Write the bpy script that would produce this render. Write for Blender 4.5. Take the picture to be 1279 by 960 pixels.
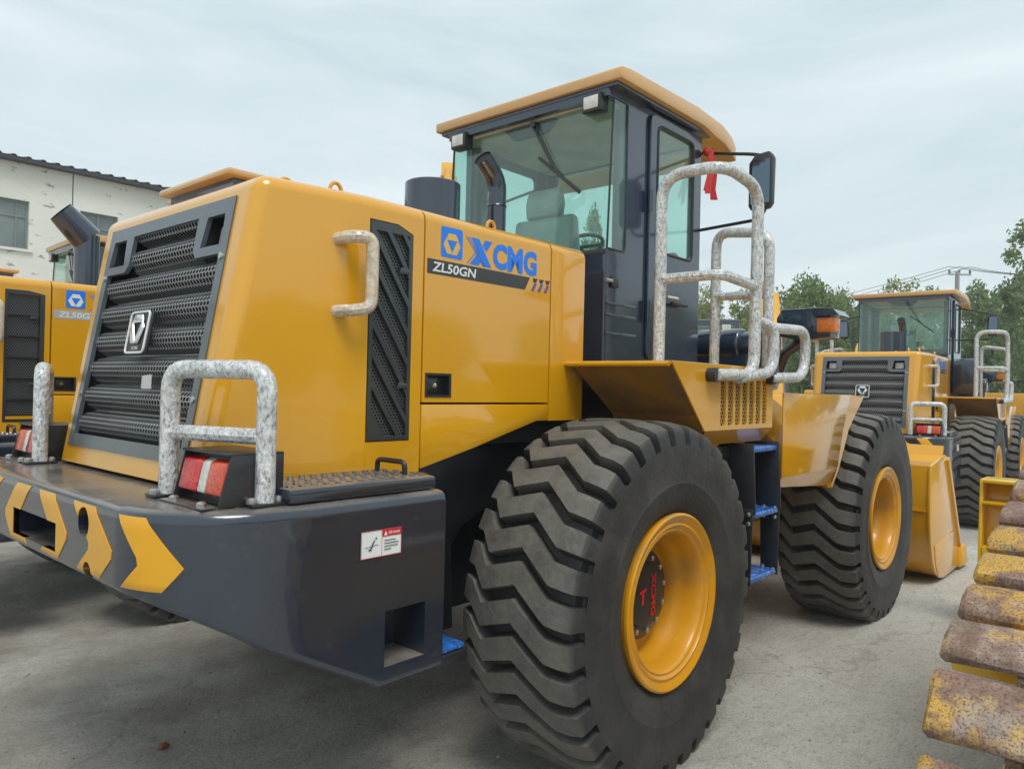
import bpy, bmesh, math, random
from mathutils import Vector, Matrix
R = math.radians
sc = bpy.context.scene
for o in list(bpy.data.objects): bpy.data.objects.remove(o)
col = sc.collection

# ---------------------------------------------------------------- camera
FOC = 938.83; YAW = R(41.4998); PIT = R(0.2702); ROL = R(1.3268); CAM = Vector((-3.0399, -3.0889, 1.7126))
def cam_axes():
    d = Vector((math.cos(YAW)*math.cos(PIT), math.sin(YAW)*math.cos(PIT), math.sin(PIT)))
    r = d.cross(Vector((0, 0, 1))).normalized(); u = r.cross(d)
    c, s = math.cos(ROL), math.sin(ROL)
    return d, c*r + s*u, c*u - s*r
CD, CR, CU = cam_axes()
cam = bpy.data.cameras.new('camera'); camo = bpy.data.objects.new('camera', cam); col.objects.link(camo)
m = Matrix.Identity(4)
for i in range(3): m[i][0] = CR[i]; m[i][1] = CU[i]; m[i][2] = -CD[i]; m[i][3] = CAM[i]
camo.matrix_world = m
cam.sensor_fit = 'HORIZONTAL'; cam.sensor_width = 36; cam.lens = FOC/1279*36; cam.clip_end = 3000; cam.clip_start = .05
sc.camera = camo
def at(px, depth, z=None):
    """ground plan position of a photo column at a given depth along the view axis"""
    lat = (px - 639.5)/FOC*depth
    v = CAM + CD*depth + CR*lat
    return v.x, v.y

# ---------------------------------------------------------------- sky and sun
SUN_EL, SUN_AZ = R(62), R(-122)          # azimuth measured from +X towards +Y
w = bpy.data.worlds.new('World'); sc.world = w; w.use_nodes = True
nt = w.node_tree; nt.nodes.clear()
def nn(t, **k):
    n = nt.nodes.new(t)
    for a, b in k.items(): setattr(n, a, b)
    return n
sky = nn('ShaderNodeTexSky', sky_type='NISHITA', sun_disc=False)
sky.sun_elevation = SUN_EL; sky.sun_rotation = math.pi/2 - SUN_AZ; sky.dust_density = 3; sky.ozone_density = 2
tc = nn('ShaderNodeTexCoord'); mp = nn('ShaderNodeMapping'); mp.inputs['Scale'].default_value = (1.1, 1.1, 4.5)
nz = nn('ShaderNodeTexNoise'); nz.inputs['Scale'].default_value = 1.7; nz.inputs['Detail'].default_value = 7; nz.inputs['Roughness'].default_value = .55; nz.inputs['Distortion'].default_value = .6
rp = nn('ShaderNodeValToRGB')
rp.color_ramp.elements[0].position = .30; rp.color_ramp.elements[0].color = (4.9, 5.95, 6.35, 1)
rp.color_ramp.elements[1].position = .72; rp.color_ramp.elements[1].color = (7.2, 7.95, 8.1, 1)
mx = nn('ShaderNodeMixRGB'); mx.inputs[0].default_value = .9
bg = nn('ShaderNodeBackground'); bg.inputs[1].default_value = .1
out = nn('ShaderNodeOutputWorld')
L = nt.links.new
L(tc.outputs['Generated'], mp.inputs[0]); L(mp.outputs[0], nz.inputs['Vector']); L(nz.outputs[0], rp.inputs[0])
L(sky.outputs[0], mx.inputs[1]); L(rp.outputs[0], mx.inputs[2]); L(mx.outputs[0], bg.inputs[0]); L(bg.outputs[0], out.inputs[0])
sl = bpy.data.lights.new('sun', 'SUN'); sl.energy = 1.5; sl.angle = R(25); sl.color = (1, .96, .9)
so = bpy.data.objects.new('sun', sl); col.objects.link(so)
sv = Vector((math.cos(SUN_EL)*math.cos(SUN_AZ), math.cos(SUN_EL)*math.sin(SUN_AZ), math.sin(SUN_EL)))
so.rotation_euler = sv.to_track_quat('Z', 'Y').to_euler(); so.location = (0, 0, 30)
vs = sc.view_settings; vs.view_transform = 'Standard'; vs.look = 'None'; vs.gamma = 1; vs.exposure = 0.42; vs.use_curve_mapping = False
sc.render.resolution_x = 1024; sc.render.resolution_y = 768

# ---------------------------------------------------------------- materials
MATS = {}
def mat(name, base=(.5, .5, .5), rough=.5, metal=0, coat=0, var=0, vscale=6, dark=None, dscale=3, dlo=.5, dhi=.7, damt=1, dpow=5, bump=0, bscale=40, spec=.5, stretch=(1, 1, 1), trans=None, emit=0, dist=.01):
    """Principled with a soft tone variation, optional blotches of a second colour, optional fine relief"""
    if name in MATS: return MATS[name]
    M_ = bpy.data.materials.new(name); M_.use_nodes = True; t = M_.node_tree; b = t.nodes['Principled BSDF']
    b.inputs['Roughness'].default_value = rough; b.inputs['Metallic'].default_value = metal
    b.inputs['Specular IOR Level'].default_value = spec
    if coat: b.inputs['Coat Weight'].default_value = coat; b.inputs['Coat Roughness'].default_value = .06; b.inputs['Coat IOR'].default_value = 1.6
    c = tuple(base) + (1,)
    b.inputs['Base Color'].default_value = c
    co = t.nodes.new('ShaderNodeTexCoord'); ma = t.nodes.new('ShaderNodeMapping'); ma.inputs['Scale'].default_value = stretch
    t.links.new(co.outputs['Object'], ma.inputs[0])
    last = None
    if var:
        n = t.nodes.new('ShaderNodeTexNoise'); n.inputs['Scale'].default_value = vscale; n.inputs['Detail'].default_value = 6
        t.links.new(ma.outputs[0], n.inputs['Vector'])
        r = t.nodes.new('ShaderNodeValToRGB')
        r.color_ramp.elements[0].position = .3; r.color_ramp.elements[0].color = tuple(x*(1-var) for x in base) + (1,)
        r.color_ramp.elements[1].position = .7; r.color_ramp.elements[1].color = tuple(min(1, x*(1+var)) for x in base) + (1,)
        t.links.new(n.outputs[0], r.inputs[0]); last = r.outputs[0]
        rr = t.nodes.new('ShaderNodeMapRange'); rr.inputs['To Min'].default_value = max(.02, rough*(1-.5*min(1, var*2))); rr.inputs['To Max'].default_value = min(1, rough*(1+.5*min(1, var*2)))
        t.links.new(n.outputs[0], rr.inputs[0]); t.links.new(rr.outputs[0], b.inputs['Roughness'])
    if dark:
        n = t.nodes.new('ShaderNodeTexNoise'); n.inputs['Scale'].default_value = dscale; n.inputs['Detail'].default_value = dpow*2; n.inputs['Roughness'].default_value = .62
        t.links.new(ma.outputs[0], n.inputs['Vector'])
        r = t.nodes.new('ShaderNodeMapRange'); r.inputs['From Min'].default_value = dlo; r.inputs['From Max'].default_value = dhi; r.inputs['To Max'].default_value = damt
        t.links.new(n.outputs[0], r.inputs[0])
        x = t.nodes.new('ShaderNodeMixRGB'); t.links.new(r.outputs[0], x.inputs[0])
        if last: t.links.new(last, x.inputs[1])
        else: x.inputs[1].default_value = c
        x.inputs[2].default_value = tuple(dark) + (1,); last = x.outputs[0]
    if last: t.links.new(last, b.inputs['Base Color'])
    if bump:
        n = t.nodes.new('ShaderNodeTexNoise'); n.inputs['Scale'].default_value = bscale; n.inputs['Detail'].default_value = 4
        t.links.new(ma.outputs[0], n.inputs['Vector'])
        k = t.nodes.new('ShaderNodeBump'); k.inputs['Strength'].default_value = bump; k.inputs['Distance'].default_value = dist
        t.links.new(n.outputs[0], k.inputs['Height']); t.links.new(k.outputs[0], b.inputs['Normal'])
    if emit:
        b.inputs['Emission Color'].default_value = c; b.inputs['Emission Strength'].default_value = emit
    MATS[name] = M_
    return M_
YEL = mat('yellow_paint', (.70, .335, .006), .22, coat=.9, var=.035, vscale=1.3, bump=.05, bscale=3.0, dark=(.62, .33, .04), dscale=2.2, dlo=.55, dhi=.8, damt=.35)
ROOFY = mat('faded_roof_yellow', (.62, .37, .15), .34, coat=.4, var=.05, vscale=2)  # paler tan yellow for cab roof and radiator cover
YELF = mat('yellow_matt_paint', (.66, .33, .02), .42, var=.08, vscale=3, dark=(.42, .26, .08), dscale=7, dlo=.58, dhi=.75, damt=.6)
YELB = mat('bright_yellow_paint', (.86, .52, .01), .3, coat=.4, var=.06, vscale=4)
NAVY = mat('navy_grey_paint', (.017, .025, .041), .22, coat=.75, var=.15, vscale=2.2, bump=.04, bscale=3, dark=(.13, .12, .10), dscale=9, dlo=.6, dhi=.85, damt=.35)
CABP = mat('cab_paint', (.021, .034, .062), .2, coat=.8, var=.1, vscale=2)
BLK = mat('black_steel', (.018, .020, .024), .4, coat=.2, var=.2, vscale=5, dark=(.09, .085, .075), dscale=8, dlo=.6, dhi=.85, damt=.5)
CAV = mat('cavity_black', (.012, .012, .013), .8)
FRM = mat('grille_frame_grey', (.12, .14, .16), .32, metal=.3, coat=.3, var=.1, vscale=4)
MSH = mat('grille_mesh', (.30, .31, .32), .38, metal=.55, var=.08, vscale=5)
VMS = mat('vent_mesh', (.10, .11, .115), .45, metal=.3, var=.1)
VNT = mat('vent_black', (.030, .040, .044), .3, coat=.4, var=.1)
CHR = mat('chrome', (.75, .76, .78), .08, metal=1)
STL = mat('bolt_steel', (.5, .5, .48), .32, metal=.9, var=.15, vscale=30)
RUB = mat('tyre_rubber', (.034, .034, .035), .6, var=.25, vscale=5, dark=(.12, .11, .095), dscale=3.5, dlo=.48, dhi=.80, damt=.6, bump=.6, bscale=42, dist=.006)
WRAP = mat('plastic_wrap', (.62, .63, .63), .25, var=.25, vscale=30, dark=(.16, .165, .175), dscale=95, dlo=.50, dhi=.64, damt=.8, bump=1, bscale=75, coat=.7, dist=.012, stretch=(1, 1, .55))
WRAPB = mat('blue_wrap', (.02, .15, .55), .22, var=.3, vscale=12, dark=(.62, .70, .80), dscale=26, dlo=.58, dhi=.68, damt=.85, bump=1, bscale=45, coat=.5, stretch=(3, .7, 1))
BLUE = mat('decal_blue', (.015, .20, .80), .3, var=.03); WHT = mat('decal_white', (.75, .76, .76), .35, var=.04); DGR = mat('decal_grey', (.045, .047, .05), .35, var=.1)
DECY = mat('decal_yellow', (.76, .37, .008), .3, coat=.3, var=.06); PURP = mat('decal_violet', (.10, .08, .42), .35)
LGR = mat('decal_light_grey', (.42, .43, .42), .4, var=.05)
REDT = mat('red_paint', (.55, .012, .02), .4, var=.1); REDC = mat('red_cloth', (.5, .03, .03), .8, bump=.5, bscale=30)
REDL = mat('red_lens', (.55, .010, .012), .12, coat=.7, bump=.6, bscale=70, var=.3, vscale=25); AMBL = mat('amber_lens', (.75, .20, .02), .15, coat=.6, bump=.6, bscale=70, var=.2, vscale=30); CLRL = mat('clear_lens', (.60, .60, .57), .15, coat=.6, bump=.5, bscale=60, var=.15, vscale=20)
SEAT = mat('seat_plastic_cover', (.42, .44, .43), .3, bump=.5, bscale=14, coat=.4, var=.12, vscale=9)
LINER = mat('headliner', (.58, .53, .46), .7, var=.25, vscale=4, bump=.3, bscale=8)
DARKP = mat('dark_plastic', (.03, .032, .036), .45, var=.15, vscale=8)
def rnd_offset(M_):
    t = M_.node_tree; oi = t.nodes.new('ShaderNodeObjectInfo'); sc_ = t.nodes.new('ShaderNodeVectorMath'); sc_.operation = 'SCALE'; sc_.inputs[0].default_value = (7.3, 11.1, 5.7); t.links.new(oi.outputs['Random'], sc_.inputs['Scale'])
    for l_ in list(t.links):
        if l_.from_node.type == 'TEX_COORD':
            ad = t.nodes.new('ShaderNodeVectorMath'); ad.operation = 'ADD'; to = l_.to_socket; fr = l_.from_socket; t.links.new(fr, ad.inputs[0]); t.links.new(sc_.outputs[0], ad.inputs[1]); t.links.new(ad.outputs[0], to)
RUST = mat('rusty_track_steel', (.25, .155, .115), .8, var=.3, vscale=14, dark=(.60, .35, .06), dscale=4.6, dlo=.50, dhi=.58, damt=.85, dpow=7, bump=.9, bscale=55, dist=.006)
def rust_extra():
    t = RUST.node_tree; b = t.nodes['Principled BSDF']; prev = b.inputs['Base Color'].links[0].from_socket
    co = t.nodes.new('ShaderNodeTexCoord')
    n = t.nodes.new('ShaderNodeTexNoise'); n.inputs['Scale'].default_value = 150; n.inputs['Detail'].default_value = 5; t.links.new(co.outputs['Object'], n.inputs['Vector'])
    r = t.nodes.new('ShaderNodeMapRange'); r.inputs['From Min'].default_value = .50; r.inputs['From Max'].default_value = .64; r.inputs['To Max'].default_value = .75; t.links.new(n.outputs[0], r.inputs[0])
    n2 = t.nodes.new('ShaderNodeTexNoise'); n2.inputs['Scale'].default_value = 7; n2.inputs['Detail'].default_value = 9; n2.inputs['Roughness'].default_value = .7; t.links.new(co.outputs['Object'], n2.inputs['Vector'])
    r2 = t.nodes.new('ShaderNodeMapRange'); r2.inputs['From Min'].default_value = .50; r2.inputs['From Max'].default_value = .62; r2.inputs['To Max'].default_value = .6; t.links.new(n2.outputs[0], r2.inputs[0])
    y = t.nodes.new('ShaderNodeMixRGB'); y.inputs[2].default_value = (.36, .33, .29, 1); t.links.new(r2.outputs[0], y.inputs[0]); t.links.new(prev, y.inputs[1])
    x = t.nodes.new('ShaderNodeMixRGB'); x.inputs[2].default_value = (.085, .048, .036, 1); t.links.new(r.outputs[0], x.inputs[0]); t.links.new(y.outputs[0], x.inputs[1])
    t.links.new(x.outputs[0], b.inputs['Base Color'])
rust_extra(); rnd_offset(RUST)
def dusty(M_, col, lo, hi, amt, radial=False):
    t = M_.node_tree; b = t.nodes['Principled BSDF']; s_ = b.inputs['Base Color']; prev = s_.links[0].from_socket
    co = t.nodes.new('ShaderNodeTexCoord'); n = t.nodes.new('ShaderNodeTexNoise'); n.inputs['Scale'].default_value = 9 if radial else 5; n.inputs['Detail'].default_value = 10; n.inputs['Roughness'].default_value = .74; t.links.new(co.outputs['Object'], n.inputs['Vector'])
    nr = t.nodes.new('ShaderNodeMapRange'); nr.inputs['From Min'].default_value = .35; nr.inputs['From Max'].default_value = .68; nr.inputs['To Min'].default_value = .35; t.links.new(n.outputs[0], nr.inputs[0])
    if radial:
        sp = t.nodes.new('ShaderNodeSeparateXYZ'); t.links.new(co.outputs['Object'], sp.inputs[0]); cb = t.nodes.new('ShaderNodeCombineXYZ'); t.links.new(sp.outputs[0], cb.inputs[0]); t.links.new(sp.outputs[2], cb.inputs[2])
        ln = t.nodes.new('ShaderNodeVectorMath'); ln.operation = 'LENGTH'; t.links.new(cb.outputs[0], ln.inputs[0]); src = ln.outputs['Value']
    else:
        g = t.nodes.new('ShaderNodeNewGeometry'); sp = t.nodes.new('ShaderNodeSeparateXYZ'); t.links.new(g.outputs['Normal'], sp.inputs[0]); src = sp.outputs[2]
    r = t.nodes.new('ShaderNodeMapRange'); r.inputs['From Min'].default_value = lo; r.inputs['From Max'].default_value = hi; r.inputs['To Max'].default_value = amt; t.links.new(src, r.inputs[0])
    m_ = t.nodes.new('ShaderNodeMath'); m_.operation = 'MULTIPLY'; t.links.new(r.outputs[0], m_.inputs[0]); t.links.new(nr.outputs[0], m_.inputs[1])
    x = t.nodes.new('ShaderNodeMixRGB'); t.links.new(m_.outputs[0], x.inputs[0]); t.links.new(prev, x.inputs[1]); x.inputs[2].default_value = col + (1,); t.links.new(x.outputs[0], s_)
    if not radial:
        cw_ = t.nodes.new('ShaderNodeMath'); cw_.operation = 'MULTIPLY_ADD'; t.links.new(m_.outputs[0], cw_.inputs[0]); cw_.inputs[1].default_value = -.9; cw_.inputs[2].default_value = .75; t.links.new(cw_.outputs[0], b.inputs['Coat Weight'])
dusty(NAVY, (.25, .215, .18), .6, .97, 1.0)
dusty(RUB, (.175, .165, .14), .755, .80, .85, True)
LEAF = {}
def leafmat(name, c):
    M_ = bpy.data.materials.new(name); M_.use_nodes = True; t = M_.node_tree; b = t.nodes['Principled BSDF']
    b.inputs['Roughness'].default_value = .6
    g = t.nodes.new('ShaderNodeNewGeometry'); r = t.nodes.new('ShaderNodeValToRGB')
    r.color_ramp.elements[0].color = tuple(x*.6 for x in c) + (1,); r.color_ramp.elements[1].color = (c[0]*1.7, c[1]*1.4, c[2]*1.2, 1)
    t.links.new(g.outputs['Random Per Island'], r.inputs[0]); t.links.new(r.outputs[0], b.inputs['Base Color'])
    tr = t.nodes.new('ShaderNodeBsdfTranslucent'); t.links.new(r.outputs[0], tr.inputs[0])
    ms = t.nodes.new('ShaderNodeMixShader'); ms.inputs[0].default_value = .5
    o = t.nodes['Material Output']; t.links.new(b.outputs[0], ms.inputs[1]); t.links.new(tr.outputs[0], ms.inputs[2]); t.links.new(ms.outputs[0], o.inputs[0])
    return M_
LF = [leafmat('leaf_mid', (.17, .28, .09)), leafmat('leaf_light', (.26, .34, .10)), leafmat('leaf_cool', (.17, .27, .115))]
BARK = mat('bark', (.09, .075, .06), .9, var=.3, vscale=8, bump=.6, bscale=20)
def glassmat(name, tint, refl=1.0):
    M_ = bpy.data.materials.new(name); M_.use_nodes = True; t = M_.node_tree; t.nodes.clear()
    o = t.nodes.new('ShaderNodeOutputMaterial'); tr = t.nodes.new('ShaderNodeBsdfTransparent'); tr.inputs[0].default_value = tint + (1,)
    g = t.nodes.new('ShaderNodeBsdfGlossy'); g.inputs['Roughness'].default_value = .02; g.inputs[0].default_value = (1, 1, 1, 1)
    lw = t.nodes.new('ShaderNodeLayerWeight'); lw.inputs[0].default_value = .5; pw = t.nodes.new('ShaderNodeMath'); pw.operation = 'POWER'; pw.inputs[1].default_value = 4; t.links.new(lw.outputs['Facing'], pw.inputs[0]); f = t.nodes.new('ShaderNodeMath'); f.operation = 'MULTIPLY_ADD'; f.inputs[1].default_value = .85; f.inputs[2].default_value = .045; t.links.new(pw.outputs[0], f.inputs[0])
    df = t.nodes.new('ShaderNodeBsdfTranslucent'); df.inputs[0].default_value = (.55, .66, .64, 1); dd = t.nodes.new('ShaderNodeBsdfDiffuse'); dd.inputs[0].default_value = (.55, .66, .64, 1); da = t.nodes.new('ShaderNodeAddShader'); t.links.new(df.outputs[0], da.inputs[0]); t.links.new(dd.outputs[0], da.inputs[1])
    md = t.nodes.new('ShaderNodeMixShader'); md.inputs[0].default_value = .045; t.links.new(tr.outputs[0], md.inputs[1]); t.links.new(da.outputs[0], md.inputs[2])
    ms = t.nodes.new('ShaderNodeMixShader'); t.links.new(f.outputs[0], ms.inputs[0]); t.links.new(md.outputs[0], ms.inputs[1]); t.links.new(g.outputs[0], ms.inputs[2]); t.links.new(ms.outputs[0], o.inputs[0])
    return M_
GLS = glassmat('tinted_glass', (.82, .945, .91))
RIMY = mat('rim_paint', (.66, .30, .008), .38, coat=.25, var=.08, vscale=4, dark=(.30, .20, .10), dscale=5, dlo=.52, dhi=.75, damt=.6)
MUD = mat('dirty_mudguard', (.26, .125, .015), .55, var=.2, vscale=5, dark=(.10, .075, .055), dscale=4, dlo=.45, dhi=.65, damt=.7)  # yellow paint turned brown for the shade under the platform, plus random blotches
MIR = mat('mirror_face', (.14, .18, .22), .05, metal=1)

# ---------------------------------------------------------------- mesh helpers
def tag(o, label=None, cat=None, group=None, kind=None):
    if label: o['label'] = label
    if cat: o['category'] = cat
    if group: o['group'] = group
    if kind: o['kind'] = kind
    return o
def empty(name, loc=(0, 0, 0), rz=0):
    o = bpy.data.objects.new(name, None); col.objects.link(o); o.location = loc; o.rotation_euler = (0, 0, rz); o.empty_display_size = .2
    return o
def link(name, me, parent=None, kind=None, mtl=None, loc=None):
    o = bpy.data.objects.new(name, me); col.objects.link(o)
    if parent: o.parent = parent
    if kind: o['kind'] = kind
    if loc: o.location = loc
    return o
def fillet(P, r, n=5):
    P = [Vector(p) for p in P]; o = [P[0]]
    for i in range(1, len(P)-1):
        a, b, c = P[i-1], P[i], P[i+1]
        u = (a-b); v = (c-b); rr = min(r, u.length*.48, v.length*.48)
        p0 = b + u.normalized()*rr; p1 = b + v.normalized()*rr
        for k in range(n+1):
            t = k/n; o.append((1-t)**2*p0 + 2*t*(1-t)*b + t*t*p1)
    o.append(P[-1]); return o
class MB:
    def __init__(s): s.v = []; s.f = []
    def add(s, v, f):
        b = len(s.v); s.v += [tuple(p) for p in v]; s.f += [tuple(b+i for i in q) for q in f]; return s
    def box(s, x0, x1, y0, y1, z0, z1):
        return s.add([(x0, y0, z0), (x1, y0, z0), (x1, y1, z0), (x0, y1, z0), (x0, y0, z1), (x1, y0, z1), (x1, y1, z1), (x0, y1, z1)],
                     [(0, 3, 2, 1), (4, 5, 6, 7), (0, 1, 5, 4), (1, 2, 6, 5), (2, 3, 7, 6), (3, 0, 4, 7)])
    def hexa(s, P): # 8 points: bottom ring 4, top ring 4
        return s.add(P, [(0, 3, 2, 1), (4, 5, 6, 7), (0, 1, 5, 4), (1, 2, 6, 5), (2, 3, 7, 6), (3, 0, 4, 7)])
    def prism(s, P, ax, a, b):
        n = len(P)
        def mk(p, t): return (p[0], t, p[1]) if ax == 'y' else ((t, p[0], p[1]) if ax == 'x' else (p[0], p[1], t))
        V = [mk(p, a) for p in P] + [mk(p, b) for p in P]
        F = [tuple(range(n)), tuple(range(2*n-1, n-1, -1))] + [(i, (i+1) % n + 0, (i+1) % n + n, i+n) for i in range(n)]
        return s.add(V, F)
    def bar(s, a, b, wd, th, up=(0, 0, 1)):
        a = Vector(a); b = Vector(b); d = (b-a).normalized(); sd = d.cross(Vector(up)).normalized(); u = sd.cross(d)
        P = []
        for q in (a, b):
            for i, j in ((-1, -1), (1, -1), (1, 1), (-1, 1)): P.append(q + sd*i*wd/2 + u*j*th/2)
        return s.hexa(P)
    def tube(s, P, r, n=10, caps=True):
        P = [Vector(p) for p in P]; N = len(P); rs = r if isinstance(r, (list, tuple)) else [r]*N
        d0 = (P[1]-P[0]).normalized(); ref = Vector((0, 0, 1)) if abs(d0.z) < .9 else Vector((1, 0, 0))
        u = d0.cross(ref).normalized(); V = []
        for i in range(N):
            d = (P[min(i+1, N-1)] - P[max(i-1, 0)]).normalized()
            u = (u - d*u.dot(d)).normalized(); w_ = d.cross(u)
            for k in range(n):
                a = 2*math.pi*k/n; V.append(P[i] + (u*math.cos(a) + w_*math.sin(a))*rs[i])
        F = [(i*n+k, i*n+(k+1) % n, (i+1)*n+(k+1) % n, (i+1)*n+k) for i in range(N-1) for k in range(n)]
        if caps: F += [tuple(range(n-1, -1, -1)), tuple((N-1)*n+k for k in range(n))]
        return s.add(V, F)
    def lathe(s, prof, c=(0, 0, 0), ax='y', n=48, cap=False):
        V = []
        for r, h in prof:
            for k in range(n):
                a = 2*math.pi*k/n; p, q = r*math.cos(a), r*math.sin(a)
                V.append((c[0]+p, c[1]+h, c[2]+q) if ax == 'y' else ((c[0]+p, c[1]+q, c[2]+h) if ax == 'z' else (c[0]+h, c[1]+p, c[2]+q)))
        m_ = len(prof); F = [(i*n+k, i*n+(k+1) % n, (i+1)*n+(k+1) % n, (i+1)*n+k) for i in range(m_-1) for k in range(n)]
        if cap: F += [tuple(range(n)), tuple((m_-1)*n+k for k in range(n))]
        return s.add(V, F)
    def xf(s, fn): s.v = [tuple(fn(*p)) for p in s.v]; return s
    def mirror(s): s.v = [(x, -y, z) for x, y, z in s.v]; s.f = [tuple(reversed(q)) for q in s.f]; return s
    def mesh(s, name, mtl, bevel=0, seg=2, smooth=35, bsel=None, recalc=True):
        me = bpy.data.meshes.new(name); me.from_pydata(s.v, [], s.f)
        bm = bmesh.new(); bm.from_mesh(me)
        if recalc: bmesh.ops.recalc_face_normals(bm, faces=bm.faces)
        if bevel:
            ed = [e for e in bm.edges if len(e.link_faces) == 2 and e.calc_face_angle(0) > R(25) and (bsel is None or bsel(e))]
            bmesh.ops.bevel(bm, geom=ed, offset=bevel, segments=seg, profile=.5, affect='EDGES', clamp_overlap=True)
        for f in bm.faces: f.smooth = smooth > 0
        bm.to_mesh(me); bm.free()
        if smooth: me.set_sharp_from_angle(angle=R(smooth))
        if mtl: me.materials.append(mtl)
        me.validate(); return me
    def build(s, name, mtl, parent=None, kind=None, **k):
        return link(name, s.mesh(name, mtl, **k), parent, kind)
def cut(me, cutters, smooth=35):
    """real holes: boolean difference of a mesh with simple cutters"""
    a = bpy.data.objects.new('t', me); col.objects.link(a); tmp = [a]
    for c in cutters:
        b = bpy.data.objects.new('c', c.mesh('c', None, smooth=0)); col.objects.link(b); b.hide_render = True; tmp.append(b)
        md = a.modifiers.new('b', 'BOOLEAN'); md.operation = 'DIFFERENCE'; md.solver = 'EXACT'; md.object = b
    me.set_sharp_from_angle(angle=R(smooth)); wn = a.modifiers.new('w', 'WEIGHTED_NORMAL'); wn.keep_sharp = True; wn.weight = 100
    dg = bpy.context.evaluated_depsgraph_get(); dg.update()
    r = bpy.data.meshes.new_from_object(a.evaluated_get(dg))
    for o in tmp: bpy.data.objects.remove(o)
    return r
def text_mb(s, size, thick=0, shear=0, width=1):
    cu = bpy.data.curves.new('t', 'FONT'); cu.body = s; cu.size = size; cu.offset = thick; cu.shear = shear; cu.resolution_u = 3; cu.fill_mode = 'FRONT'
    o = bpy.data.objects.new('t', cu); col.objects.link(o)
    dg = bpy.context.evaluated_depsgraph_get(); dg.update()
    me = o.evaluated_get(dg).to_mesh(); b = MB(); b.add([(v.co.x*width, v.co.y, 0) for v in me.vertices], [tuple(p.vertices) for p in me.polygons])
    o.evaluated_get(dg).to_mesh_clear(); bpy.data.objects.remove(o); bpy.data.curves.remove(cu)
    xs = [p[0] for p in b.v]; ys = [p[1] for p in b.v]
    b.bb = (min(xs), max(xs), min(ys), max(ys)); return b
def fit_text(s, x0, x1, y0, y1, **k):
    """text squeezed to exactly fill a rectangle in a plane"""
    b = text_mb(s, 1, **k); a0, a1, c0, c1 = b.bb
    return b.xf(lambda x, y, z: (x0+(x-a0)/(a1-a0)*(x1-x0), y0+(y-c0)/(c1-c0)*(y1-y0), z))
def copy_tree(o, parent=None, sub=None):
    c = o.copy(); col.objects.link(c)
    if sub and o.data and o.data.name in sub: c.data = sub[o.data.name]
    c.parent = parent
    for ch in CH.get(o.name, []):
        if not ch.name.startswith('tape_scrap'): copy_tree(ch, c, sub)
    return c
CH = {}
def index_children():
    CH.clear()
    for o in bpy.data.objects:
        if o.parent: CH.setdefault(o.parent.name, []).append(o)
def hexmesh(x0, x1, y0, y1, px, py, hole=.72, inside=None, zf=None):
    """perforated sheet: one ring of faces round every hole"""
    b = MB(); j = 0; y = y0 + py/2
    while y < y1:
        x = x0 + px/2 + (px/2 if j % 2 else 0)
        while x < x1:
            if inside is None or inside(x, y):
                ring = []; V = []
                for sc_ in (1.0, hole):
                    for k in range(6):
                        a = math.pi/6 + k*math.pi/3
                        V.append((x + math.cos(a)*px/1.732*sc_, y + math.sin(a)*py/1.5*sc_))
                Z = [zf(*q) if zf else 0 for q in V]
                b.add([(q[0], q[1], z) for q, z in zip(V, Z)], [(k, (k+1) % 6, 6+(k+1) % 6, 6+k) for k in range(6)])
            x += px
        y += py; j += 1
    return b
rng = random.Random(7)
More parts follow.
